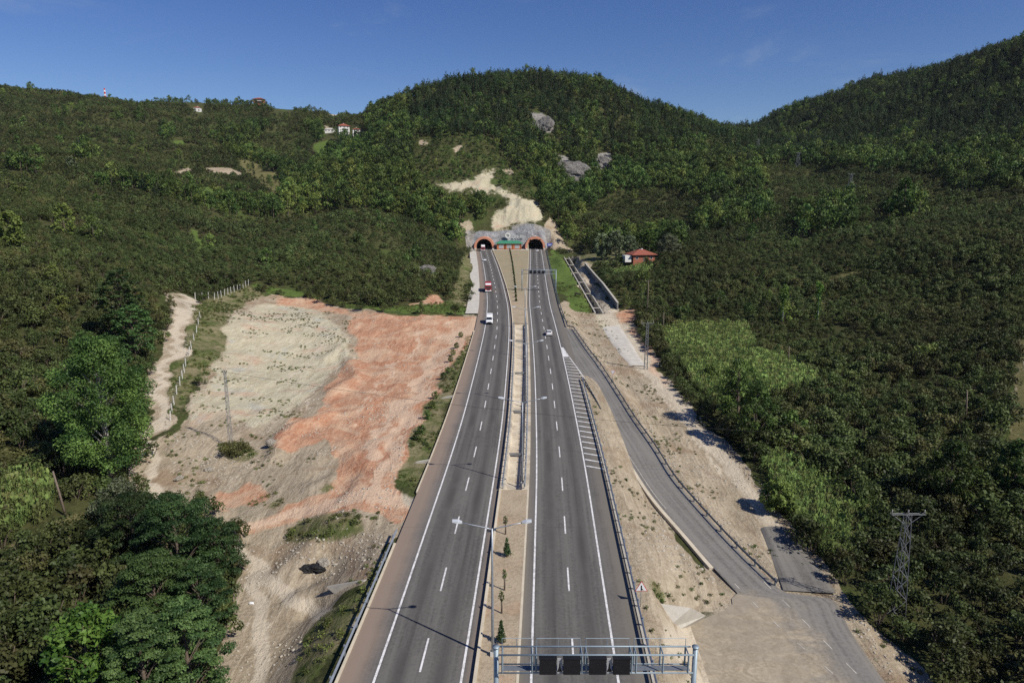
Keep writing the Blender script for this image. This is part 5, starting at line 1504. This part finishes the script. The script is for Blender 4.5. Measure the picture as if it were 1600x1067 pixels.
x, y, z = ground(957, 596); tri_sign((x, y, z), 'small pale inverted give way triangle beyond the ramp guard rail', -1, 1.15, max(1.6, H-y*ratio(581)-z), R(-12))

# ------------------------------------------------------------------ poles and pylons
def lattice(name, label, loc, hgt, wb, wt, arm, rz=0, mat='steel', brace=9, th=.07, group=None, vee=False):
    r = empty(name, loc, rz); tag(r, label, 'pylon', group)
    f = MB(); c = [(-1, -1), (1, -1), (1, 1), (-1, 1)]
    wd = lambda z: (wb+(wt-wb)*max(0, min(1, z/hgt)))/2
    P3 = lambda k, z: (c[k][0]*wd(z), c[k][1]*wd(z), z)
    for k in range(4): f.bar(P3(k, -.4), P3(k, hgt), th*1.3)
    zs = [hgt*(1-(1-i/brace)**1.15) for i in range(brace+1)]
    for i in range(brace):
        for k in range(4):
            a, b = (k, (k+1) % 4) if (i+k) % 2 else ((k+1) % 4, k)
            f.bar(P3(a, zs[i]), P3(b, zs[i+1]), th)
    f.build('tower_frame', M[mat], r)
    if arm:
        a = MB(); w2 = wt/2
        for y in (-w2, w2): a.bar((-arm, y*.6, hgt), (arm, y*.6, hgt), th*1.2)
        for s in (-1, 1):
            a.bar((s*arm*.92, 0, hgt-.02), (s*w2, 0, hgt-(1.1 if not vee else 1.0)), th)
            for q in (.3, .6, .9): a.bar((s*arm*q, -w2*.6, hgt), (s*arm*q, w2*.6, hgt), th*.8)
        a.build('crossarm', M[mat], r)
        for q in (-.95, 0, .95):
            i = MB().tube([(q*arm, 0, hgt+.05), (q*arm-.02, -.1, hgt+.5)], [.09, .05], 6).build('insulator', M['ceramic'], r, True)
    return r
def hgt_to(x, y, z, py): return H-y*ratio(py)-z
x, y, z = ground(1399, 966); lattice('power_pylon', 'grey lattice steel pylon with flat crossarm at lower right of the dirt track', (x, y, z), hgt_to(x, y, z, 803), 1.35, .5, 1.75, 0, 'pylon', 11, .045)
x, y, z = ground(1009, 577); PT = (x, y, z, hgt_to(x, y, z, 505)); lattice('power_pylon', 'slender lattice pole with winged crossarm at the edge of the dirt track', (x, y, z), PT[3], 1.0*.8, .42, 1.5, 0, 'pylon', 13, .05, None, True)
x, y, z = ground(361, 700); PL = (x, y, z, hgt_to(x, y, z, 581)); lattice('power_pylon', 'thin lattice pole standing in the bare yard above a green bush', (x, y, z), PL[3], .6, .25, .35, 0, 'pylon', 15, .03)
for bx, by, ty, lab in ((1327, 309, 272, 'distant lattice pylon in the middle of the far right orchard'), (1246, 263, 239, 'faint lattice pylon below the right wooded ridge'), (1184, 237, 218, 'faint lattice pylon in the saddle right of the central hill')):
    x, y, z = ground(bx, by); lattice('power_pylon', lab, (x, y, z-1), hgt_to(x, y, z, ty)+1, 4.2, .9, 2.2, 0, 'pylon', 7, .11)
def wood_pole(px, by, ty, label, cross=True, lean=0.0, zz=None):
    x, y, z = ground(px, by); h = hgt_to(x, y, z, ty)
    r = empty('power_pole', (x, y, z)); tag(r, label, 'power pole')
    MB().tube([(0, 0, -.5), (lean*.5, 0, h*.5), (lean, 0, h)], [.16, .135, .10], 8).build('pole', M['wood'], r, True)
    if cross:
        MB().box((lean, -.1, h-.35), (1.7, .1, .12)).build('crossarm', M['wood'], r)
        for q in (-.75, 0, .75): MB().tube([(lean+q, -.1, h-.3), (lean+q, -.1, h-.05)], .05, 6).build('insulator', M['ceramic'], r, True)
    return (x+lean, y, z+h)
wood_pole(103, 806, 736, 'bare leaning wooden pole beside the corn at lower left', False, -.9)
wood_pole(1011, 502, 438, 'wooden power pole with short crossarm behind the lattice pole')
wood_pole(1231, 574, 541, 'plain wooden pole behind the right corn field', False)
wood_pole(1509, 662, 610, 'slanted wooden pole in the dark right orchard', False, -.5)
wood_pole(1036, 520, 488, 'short wooden pole at the left corner of the corn field', False)
wood_pole(886, 392, 379, 'small pole with crossarm right of the tunnel portals')
# red and white mast on the left skyline
x, y, z = skyline(221); h = hgt_to(x, y, z, 138); r = empty('radio_mast', (x, y, z-1)); tag(r, 'red and white radio mast on the left skyline', 'mast')
for k in range(6):
    m = MB(); w0 = 1.4-.12*k; a, b = (h+1)*k/6, (h+1)*(k+1)/6
    for sx_, sy_ in ((-1, -1), (1, -1), (1, 1), (-1, 1)):
        m.bar((sx_*w0/2, sy_*w0/2, a), (sx_*(w0-.12)/2, sy_*(w0-.12)/2, b), .42)
    m.bar((-w0/2, -w0/2, a), (w0/2, -w0/2, b), .25).bar((w0/2, w0/2, a), (-w0/2, w0/2, b), .25)
    m.build('mast_section', M['sign_red'] if k % 2 else M['white'], r)

# overhead wires between the yard pole and the pole across the valley
def wire(a, b, sag, name_label, r=.022):
    pts = [Vector(a).lerp(Vector(b), t)-Vector((0, 0, 4*sag*t*(1-t))) for t in np.linspace(0, 1, 40)]
    o = MB().tube(pts, r, 4).build('power_cable', M['wire'], None, True); tag(o, name_label, 'cable', 'power cables over the highway')
ax, ay, az = PL[0], PL[1], PL[2]+PL[3]
bx, by, bz = at_Y(1560, 700, 90)
for k in (0,):
    wire((ax, ay+k, az), (bx, by+k, bz+1), 2.2, 'thin dark overhead cable sagging across the whole valley from the yard pole')

# ------------------------------------------------------------------ fences
PW = MB().box((0, 0, .75), (.12, .12, 2.1)).mesh('post', M['offwhite'])
def fence(label, pxs, h):
    pts = [ground(*p) for p in pxs]; b = Vector(pts[0]); r = empty('fence', b); tag(r, label, 'fence', 'white post fences by the dirt track')
    for k, p in enumerate(pts):
        o = bpy.data.objects.new('post', PW); o.location = Vector(p)-b; o.scale = (1, 1, h/1.8); o.rotation_euler = (R(3*math.sin(k*2.1)), R(4*math.cos(k*1.7)), 0); link(o, r)
    for hz in (.5, 1.1, 1.6):
        MB().tube([Vector(p)-b+Vector((0, 0, hz*h/1.8)) for p in pts], .012, 4).build('wire', M['steel_dark'], r)
fence('white post and wire fence running along the right side of the dirt track', [(266,657),(269,645),(272,633),(276,616),(281,602),(285,592),(288,582),(290,572),(296,554),(299,545),(303,532),(307,520),(310,507),(313,497)], 1.8)
fence('row of white fence posts above the upper left corner of the yard', [(388,446),(384,448),(380,450),(375,452),(371,454),(366,456),(361,458),(356,460),(351,462),(346,464),(341,466),(335,468),(326,467),(317,468),(305,468)], 2.2)

# ------------------------------------------------------------------ houses
def house(label, loc, w, d, h, floors, rh, wall, roof, rz=0, ov=.6, name='house', base=None):
    r = empty(name, loc, rz); tag(r, label, 'house')
    wl = MB().box((0, 0, h/2-1), (w, d, h+2)).build('wall', wall, r)
    a, b = w/2+ov, d/2+ov; k = max(.1, (w-d)/2) if w > d else .1
    rf = MB(); rf.add([(-a,-b,h), (a,-b,h), (a,b,h), (-a,b,h), (-k,0,h+rh), (k,0,h+rh), (-a,-b,h-.2), (a,-b,h-.2), (a,b,h-.2), (-a,b,h-.2)], [(0,1,5,4),(1,2,5),(2,3,4,5),(3,0,4),(9,8,7,6),(0,6,7,1),(1,7,8,2),(2,8,9,3),(3,9,6,0)])
    ro = rf.build('roof', roof, r)
    MB().box((k*.4, .3, h+rh*.9), (.7, .7, 1.3)).build('chimney', M['offwhite'], ro)
    n = max(2, int(w/3.2)); fh = h/floors
    for f in range(floors):
        for i in range(n):
            x = (i+.5)/n*w-w/2
            if f == 0 and i == n//2: MB().box((x, -d/2-.03, 1.05), (1.1, .1, 2.1)).build('door', M['wood'], r); continue
            wi = MB().box((x, -d/2-.02, f*fh+fh*.55), (1.25, .08, 1.3)).build('window', M['offwhite'], r)
            MB().box((x, -d/2-.07, f*fh+fh*.55), (1.0, .04, 1.05)).build('pane', M['glass'], wi)
        if f:
            bl = MB().box((w*.12, -d/2-.6, f*fh), (w*.6, 1.2, .18)).build('balcony', M['concrete_pale'], r)
            MB().box((w*.12, -d/2-1.18, f*fh+.5), (w*.6, .06, .9)).build('railing', M['offwhite'], bl)
    for f in range(floors):
        for sy in (-.25, .25):
            wi = MB().box((-w/2-.02, sy*d, f*fh+fh*.55), (.08, 1.2, 1.3)).build('window', M['offwhite'], r)
            MB().box((-w/2-.07, sy*d, f*fh+fh*.55), (.04, .95, 1.05)).build('pane', M['glass'], wi)
    return r
x, y, z = ground(1001, 408); hr = house('single storey house with red tiled roof and brick walls beside the right orchard', (x, y, z), 11.2, 8.6, 3.5, 1, 2.3, M['brick'], M['tile'], R(12), 1.0)
MB().box((-8.0, -1.5, 1.5), (3.2, 4.2, 3.2)).build('annex', M['offwhite'], hr)
MB().tube([(-.5, 1, 5.6), (1.3, 1, 5.6)], .45, 10).box((.4, 1, 5.0), (1.5, .9, .7)).build('water_tank', M['grey_metal'], hr, True)
x, y, z = ground(537, 211); house('three storey white house with red hip roof on the far left hill', (x, y, z), 11.5, 10, 9, 3, 2.8, M['offwhite'], M['tile'], R(22), .9)
x, y, z = ground(557, 211); house('small two storey house right of the tall white hill house', (x, y, z), 8, 8, 5.5, 2, 1.8, M['offwhite'], M['tile'], R(15), .6)
x, y, z = ground(517, 207); house('long low white shed left of the tall hill house', (x, y, z), 13, 6, 3.2, 1, 1.2, M['offwhite'], M['concrete_pale'], R(8), .4)
x, y, z = skyline(442); house('reddish brick house on the left skyline ridge', (x, y-6, z+.5), 13, 9, 6, 2, 2.2, M['brick'], M['tile'], R(-5), 1.2)
x, y, z = ground(309, 174); house('tiny white house below the left ridge', (x, y, z), 8, 6, 4, 1, 1.6, M['offwhite'], M['tile'], R(10), .4)

# ------------------------------------------------------------------ vehicles
def wheels(r, ax, tr, rad, wid):
    for y in ax:
        for s in (-1, 1):
            w_ = MB().tube([(s*(tr/2-wid), y, rad), (s*tr/2, y, rad)], rad, 16).build('wheel', M['rubber'], r)
            MB().tube([(s*(tr/2-.02), y, rad), (s*(tr/2+.02), y, rad)], rad*.58, 12).build('rim', M['steel'], w_)
def body_rings(secs):
    """secs: y, z0, zbelt, ztop, half width low, half width belt, half width roof"""
    rr = []
    for y, z0, zb, zt, a, b, c in secs:
        rr.append([(-a, y, z0), (a, y, z0), (b, y, z0+(zb-z0)*.55), (b, y, zb), (c, y, zt-.06), (c-.1, y, zt), (-c+.1, y, zt), (-c, y, zt-.06), (-b, y, zb), (-b, y, z0+(zb-z0)*.55)])
    return rr
def car(loc, rz, label, paint):
    r = empty('car', loc, rz); tag(r, label, 'car')
    # front at -y
    MB().rings(body_rings([(-2.1,.35,.60,.64,.70,.72,.60),(-2.0,.24,.68,.74,.80,.84,.72),(-1.2,.22,.86,.93,.84,.88,.76),(-.75,.22,.90,.98,.85,.89,.74),(-.05,.22,.92,1.40,.85,.89,.62),(.7,.22,.93,1.46,.85,.89,.62),(1.45,.22,.94,1.40,.84,.88,.60),(1.95,.25,.92,1.05,.80,.84,.68),(2.08,.38,.85,.90,.72,.76,.62)])).build('body', paint, r, False)
    g = MB()
    g.add([(-.70,-.78,1.0),(.70,-.78,1.0),(.58,-.12,1.385),(-.58,-.12,1.385)], [(0,1,2,3)]); g.build('windscreen', M['glass'], r)
    g = MB(); g.add([(.66,1.94,1.06),(-.66,1.94,1.06),(-.56,1.50,1.40),(.56,1.50,1.40)], [(0,1,2,3)]); g.build('rear_window', M['glass'], r)
    for s in (-1, 1):
        g = MB(); g.add([(s*.895,-.5,.95),(s*.895,1.55,.96),(s*.66,1.35,1.36),(s*.66,.0,1.36)], [(0,1,2,3) if s > 0 else (3,2,1,0)]); g.build('side_window', M['glass'], r)
        MB().box((s*.62, -2.03, .62), (.34, .14, .16)).build('headlight', M['amber'], r)
        MB().box((s*.66, 2.03, .80), (.26, .14, .22)).build('tail_light', M['tail'], r)
        MB().box((s*.96, -.55, .98), (.16, .1, .12)).build('mirror', paint, r)
    MB().box((0, -2.09, .38), (1.2, .1, .16)).build('bumper', M['black'], r)
    MB().box((0, 2.09, .62), (.52, .03, .12)).build('number_plate', M['white'], r)
    wheels(r, (-1.3, 1.3), 1.74, .31, .2); return r
def van(loc, rz, label):
    r = empty('van', loc, rz); tag(r, label, 'van')
    MB().rings(body_rings([(-2.85,.45,.85,.95,.85,.88,.78),(-2.75,.35,1.0,1.08,.96,.99,.86),(-2.05,.32,1.25,1.36,.98,1.02,.88),(-1.35,.32,1.3,2.28,.98,1.02,.80),(-1.0,.32,1.3,2.62,.98,1.02,.86),(2.9,.32,1.3,2.66,.98,1.02,.88),(3.0,.4,1.3,2.6,.95,.99,.86)])).build('body', M['white'], r)
    g = MB(); g.add([(-.84,-2.06,1.40),(.84,-2.06,1.40),(.74,-1.37,2.24),(-.74,-1.37,2.24)], [(0,1,2,3)]); g.build('windscreen', M['glass'], r)
    for s in (-1, 1):
        g = MB(); g.add([(s*1.03,-1.6,1.35),(s*1.03,-.5,1.35),(s*.93,-.5,2.1),(s*.93,-1.25,2.1)], [(0,1,2,3) if s > 0 else (3,2,1,0)]); g.build('side_window', M['glass'], r)
        MB().box((s*.72, -2.8, .82), (.32, .16, .24)).build('headlight', M['amber'], r)
        MB().box((s*1.12, -1.75, 1.45), (.2, .12, .3)).build('mirror', M['black'], r)
    MB().box((0, -2.84, .48), (1.7, .14, .26)).build('bumper', M['black'], r)
    MB().box((0, -2.87, .76), (1.0, .06, .18)).build('grille', M['black'], r)
    wheels(r, (-1.9, 1.7), 2.0, .36, .24); return r
def truck(loc, rz, label, box_mat, roof_h=3.5):
    r = empty('truck', loc, rz); tag(r, label, 'truck')
    MB().rings([[(-1.2,y,.55),(1.2,y,.55),(1.22,y,1.6),(t,y,zt),(-t,y,zt),(-1.22,y,1.6)] for y, zt, t in ((-4.2,2.55,1.12),(-4.12,2.75,1.14),(-3.9,2.9,1.1),(-2.2,2.95,1.1))]).build('cab', M['red_paint'], r)
    MB().add([(-1.06,-4.24,1.75),(1.06,-4.24,1.75),(1.02,-4.2,2.5),(-1.02,-4.2,2.5)], [(0,1,2,3)]).build('windscreen', M['glass'], r)
    for s in (-1, 1):
        MB().add([(s*1.225,-3.9,1.7),(s*1.225,-2.9,1.7),(s*1.15,-2.9,2.5),(s*1.15,-3.8,2.5)], [(0,1,2,3) if s > 0 else (3,2,1,0)]).build('side_window', M['glass'], r)
        MB().box((s*.85, -4.24, .9), (.42, .1, .26)).build('headlight', M['amber'], r)
        MB().box((s*1.4, -4.0, 2.1), (.18, .2, .6)).build('mirror', M['black'], r)
    MB().box((0, -4.25, 1.25), (1.5, .06, .45)).build('grille', M['black'], r)
    MB().box((0, -4.28, .6), (2.4, .16, .34)).build('bumper', M['white'], r)
    MB().add([(-1.05,-3.7,2.93),(1.05,-3.7,2.93),(1.15,-2.3,roof_h+.05),(-1.15,-2.3,roof_h+.05),(-1.15,-2.25,2.95),(1.15,-2.25,2.95)], [(0,1,2,3),(3,2,5,4),(0,3,4),(1,5,2)]).build('wind_deflector', M['white'], r)
    MB().box((0, 1.3, .8), (1.0, 7.0, .3)).build('chassis', M['black'], r)
    MB().box((0, 1.35, (roof_h+1.0)/2), (2.5, 6.8, roof_h-1.0)).build('cargo_box', box_mat, r)
    MB().box((0, 1.35, roof_h+.03), (2.46, 6.76, .05)).build('roof', box_mat, r)
    wheels(r, (-3.2, 2.2, 3.5), 2.4, .5, .32); return r
def on_road(px, py):
    x, y, z = at_prof(px, py, RZ); return x, y, z+.015
def head(xf, y): return math.atan2(float(xf(y+4)-xf(y-4)), 8.0)
x, y, z = on_road(764.5, 507); van((x, y+2.4, z), -head(XL, y), 'white high roofed van coming down the left carriageway')
x, y, z = on_road(762.3, 457.0); truck((x, y+4, z), -head(XL, y), 'red truck with white wind deflector on the left carriageway ahead of the van', M['red_paint'], 3.4)
x, y, z = on_road(754.3, 392.6); truck((x, y+4, z), -head(XL, y), 'red fronted truck with white cargo box just leaving the left tunnel', M['white'], 3.7)
x, y, z = on_road(757, 408.4); car((x, y+2, z), -head(XL, y), 'small white car on the left carriageway below the tunnel truck', M['white'])
x, y, z = on_road(858.2, 525.3); car((x, y+2, z), math.pi-head(XR, y), 'white hatchback driving away in the middle of the right carriageway', M['white'])
x, y, z = on_road(839.8, 393.4); car((x, y+2, z), math.pi-head(XR, y), 'tiny white car about to enter the right tunnel', M['white'])

# ------------------------------------------------------------------ rocks and odd things
import bmesh
def rock(name, label, loc, dims, seed, mat, cat='rock', sub=4, amp=.35, rz=0, tilt=0):
    g = np.random.default_rng(seed); bm = bmesh.new(); bmesh.ops.create_icosphere(bm, subdivisions=sub, radius=1)
    off = g.uniform(0, 60, 3)
    for v in bm.verts:
        p = v.co
        n = float(fbm(p.x*1.4+off[0]+p.z, p.y*1.4+off[1]-p.z*.7, 4))-.5
        q = float(vnoise(p.x*3.1+off[2]+p.z*2, p.y*3.1+p.z))-.5
        f = 1+amp*2.2*n+amp*.6*q+amp*.5*(abs(float(vnoise(p.x*7+off[0], p.y*7+p.z*9))-.5)-.25)
        v.co = Vector((p.x*dims[0]*f, p.y*dims[1]*f, p.z*dims[2]*f))
    me = bpy.data.meshes.new(name); bm.to_mesh(me); bm.free(); me.materials.append(mat)
    o = bpy.data.objects.new(name, me); o.location = loc; o.rotation_euler = (tilt, 0, rz); link(o); return tag(o, label, cat)
def rock_mat(name, a, b):
    t = NT(name); p = t.pos(); n = t.noise(p, .16, 7, .75, .8); f = t.noise(p, .8, 6, .75)
    c = t.mix(t.ramp(t.math('MULTIPLY_ADD', f, .5, t.math('MULTIPLY', n, .5)), .36, .64), a, b)
    return t.out(c, .95, 0, t.bump(t.math('ADD', f, n), 1.0, 2.0), .1)
M['cliff'] = rock_mat('cliff_rock', (.11, .105, .095), (.37, .345, .31))
M['boulder'] = rock_mat('pale_boulder', (.50, .44, .34), (.70, .64, .54))
x, y, z = ground(424, 696); rock('boulder', 'single cream boulder on the red soil of the yard', (x, y, z+.5), (.85, .7, .6), 3, M['boulder'], 'boulder', 3, .25)
for i, (px, py, s, lab) in enumerate([(326, 735, .75, 'dark undersided slab of rock on the yard left of the red soil'), (280, 748, .8, 'pale flat rock at the edge of the lower dirt track'), (505, 880, 1.0, 'pale boulder next to the black debris heap')]):
    x, y, z = ground(px, py); rock('boulder', lab, (x, y, z+.1), (s, s*.7, s*.45), 30+i, M['boulder'], 'boulder', 3, .3, i)
x, y, z = ground(490, 889); rock('debris_heap', 'low heap of black debris on the pale dirt above the culvert wall', (x, y, z+.1), (1.5, .9, .45), 8, M['tarp'], 'debris', 4, .6)
x, y, z = ground(668, 429); rock('rock_outcrop', 'grey rock outcrop among the bushes of the round hillock', (x, y, z+1.0), (4.2, 3.0, 3.2), 9, M['cliff'], 'rock', 4, .45)
for i, (px, py, w_, h_, rz, lab) in enumerate([(845, 199, 16, 13, -.6, 'uppermost grey cliff patch on the wooded central hill'), (890, 270, 22, 12, -.3, 'lower left grey cliff patch on the wooded central hill'), (944, 260, 9, 11, .3, 'pale upright cliff patch right of the lower cliff on the central hill')]):
    x, y, z = ground(px, py); rock('cliff_outcrop', lab, (x, y, z+1), (w_*.8, 3.6, h_*.9), 12+i, M['cliff'], 'cliff', 5, .45, rz, R(-42))
# litter
x, y, z = ground(393, 943); rock('plastic_bag', 'small white plastic bag lying on the pale dirt', (x, y, z+.08), (.3, .2, .14), 40, M['white'], 'litter', 2, .4)
# black cow on the grass slope
def cow(loc, rz, label):
    me = bpy.data.meshes.new('cow'); V = []; E = []; rad = []
    def chain(pts, par=None):
        last = par
        for p, r_ in pts:
            V.append(p); rad.append(r_)
            if last is not None: E.append((last, len(V)-1))
            last = len(V)-1
        return last
    chain([((0, .75, 1.12), .30)])
    chain([((0, .3, 1.05), .38), ((0, -.3, 1.03), .37), ((0, -.72, 1.12), .32), ((0, -1.0, 1.05), .20), ((0, -1.2, .75), .16), ((0, -1.42, .5), .13), ((0, -1.58, .33), .09)], 0)
    for s in (-1, 1):
        chain([((s*.2, .72, .85), .17), ((s*.22, .80, .55), .09), ((s*.22, .88, .42), .07), ((s*.22, .82, .06), .06)], 0)
        chain([((s*.19, -.68, .8), .14), ((s*.2, -.7, .45), .075), ((s*.2, -.72, .06), .06)], 3)
        chain([((s*.2, -1.22, .8), .05), ((s*.28, -1.22, .82), .03)], 5)
    chain([((0, 1.02, 1.1), .05), ((0, 1.1, .6), .03), ((0, 1.1, .4), .05)], 0)
    me.from_pydata(V, E, []); o = bpy.data.objects.new('cow', me); link(o)
    m = o.modifiers.new('skin', 'SKIN'); 
    for i, d in enumerate(me.skin_vertices[0].data if me.skin_vertices else []): d.radius = (rad[i], rad[i])
    o.modifiers.new('sub', 'SUBSURF').levels = 1
    return o, rad, label
o, rad, lab = cow((0, 0, 0), 0, 'black cow grazing on the green slope beside the canal')
bpy.context.view_layer.objects.active = o
if not o.data.skin_vertices:
    bmx = bmesh.new(); bmx.from_mesh(o.data); lay = bmx.verts.layers.skin.verify(); bmx.verts.ensure_lookup_table()
    for i, v in enumerate(bmx.verts): v[lay].radius = (rad[i], rad[i]); v[lay].use_root = (i == 0)
    bmx.to_mesh(o.data); bmx.free()
o.data.materials.append(M['cowhide'])
x, y, z = ground(902, 463); o.location = (x, y, z); o.rotation_euler = (0, 0, R(100)); tag(o, lab, 'cow')
# small concrete chutes draining the left shoulder
for i, (px, py, lab) in enumerate([(659, 723, 'lower concrete drain chute on the bank left of the highway'), (694, 622, 'upper concrete drain chute on the bank left of the highway')]):
    x, y, z = ground(px, py); xe = float(XL(y)-LW-SHL-.15); ze = float(RZ(y))+.05
    m = MB(); m.rings([[(xx, y-.26, zz+.1), (xx, y-.18, zz+.1), (xx, y-.14, zz), (xx, y+.14, zz), (xx, y+.18, zz+.1), (xx, y+.26, zz+.1), (xx, y+.26, zz-.3), (xx, y-.26, zz-.3)] for xx, zz in ((xe, ze), (xe-1.6, ze-.25), (xe-3.0, ze-.8))])
    tag(m.build('drain_chute', M['concrete']), lab, 'drain')
# ------------------------------------------------------------------ camera, sun, sky
cam = bpy.data.cameras.new('camera'); cam.lens = 24.0; cam.sensor_width = 36.0; cam.clip_start = .5; cam.clip_end = 6000
co = bpy.data.objects.new('camera', cam); co.location = (0, 0, H); co.rotation_euler = (R(90)-PITCH, 0, 0)
COL.objects.link(co); SC.camera = co
SUN_EL, SUN_AZ = R(43.5), R(125)
sd = Vector((math.sin(SUN_AZ)*math.cos(SUN_EL), math.cos(SUN_AZ)*math.cos(SUN_EL), math.sin(SUN_EL)))
sun = bpy.data.lights.new('sun', 'SUN'); sun.energy = 4.2; sun.angle = R(.53); sun.color = (1.0, .95, .87)
so = bpy.data.objects.new('sun', sun); so.rotation_euler = (-sd).to_track_quat('-Z', 'Y').to_euler(); so.location = (60, -60, 120)
COL.objects.link(so)
w = bpy.data.worlds.new('World'); SC.world = w; w.use_nodes = True
nt = w.node_tree; nt.nodes.clear()
sk = nt.nodes.new('ShaderNodeTexSky'); sk.sky_type = 'NISHITA'; sk.sun_disc = False
sk.sun_elevation = SUN_EL; sk.sun_rotation = SUN_AZ; sk.altitude = 600; sk.air_density = 1.0; sk.dust_density = .1; sk.ozone_density = 4.5
hs = nt.nodes.new('ShaderNodeHueSaturation'); hs.inputs['Saturation'].default_value = 1.2; hs.inputs['Hue'].default_value = .517; hs.inputs['Value'].default_value = .85
# thin wisps of cloud
tc_ = nt.nodes.new('ShaderNodeTexCoord'); mp = nt.nodes.new('ShaderNodeMapping'); mp.inputs['Scale'].default_value = (1.0, 1.0, 3.6)
nz_ = nt.nodes.new('ShaderNodeTexNoise'); nz_.inputs['Scale'].default_value = 3.1; nz_.inputs['Detail'].default_value = 7; nz_.inputs['Roughness'].default_value = .6; nz_.inputs['Distortion'].default_value = .7
mr = nt.nodes.new('ShaderNodeMapRange'); mr.interpolation_type = 'SMOOTHSTEP'; mr.inputs[1].default_value = .55; mr.inputs[2].default_value = .78; mr.inputs[4].default_value = .2
mx = nt.nodes.new('ShaderNodeMix'); mx.data_type = 'RGBA'; mx.inputs[7].default_value = (5.5, 5.8, 6.2, 1)
bg = nt.nodes.new('ShaderNodeBackground'); bg.inputs[1].default_value = .085
wo = nt.nodes.new('ShaderNodeOutputWorld')
L = nt.links.new
L(sk.outputs[0], hs.inputs['Color']); L(tc_.outputs['Generated'], mp.inputs[0]); L(mp.outputs[0], nz_.inputs['Vector']); L(nz_.outputs['Fac'], mr.inputs[0])
L(mr.outputs[0], mx.inputs[0]); L(hs.outputs[0], mx.inputs[6]); L(mx.outputs[2], bg.inputs[0]); L(bg.outputs[0], wo.inputs[0])
# thin summer haze in the valley air, a closed box round the whole ground sheet
lo, hi_ = VG.min(0)-[20, 20, 1.0], VG.max(0)+[20, 20, 30]
hb = MB().box(tuple((lo+hi_)/2), tuple(hi_-lo)); t = NT('valley_air')
pv = t.n('ShaderNodeVolumePrincipled'); pv.inputs['Color'].default_value = (.86, .92, 1.0, 1); pv.inputs['Density'].default_value = .000025; pv.inputs['Anisotropy'].default_value = .1
ho = t.n('ShaderNodeOutputMaterial'); t.t.links.new(pv.outputs[0], ho.inputs['Volume'])
hz = hb.build('haze', t.mat); tag(hz, kind='stuff'); print('haze box', lo, hi_)
SC.view_settings.view_transform = 'Standard'; SC.view_settings.look = 'None'; SC.view_settings.exposure = .25; SC.view_settings.gamma = 1
cy = SC.cycles
cy.max_bounces = 5; cy.diffuse_bounces = 2; cy.glossy_bounces = 2; cy.transmission_bounces = 2; cy.transparent_max_bounces = 4
cy.use_denoising = False; cy.denoiser = 'OPENIMAGEDENOISE'; cy.caustics_reflective = False; cy.caustics_refractive = False
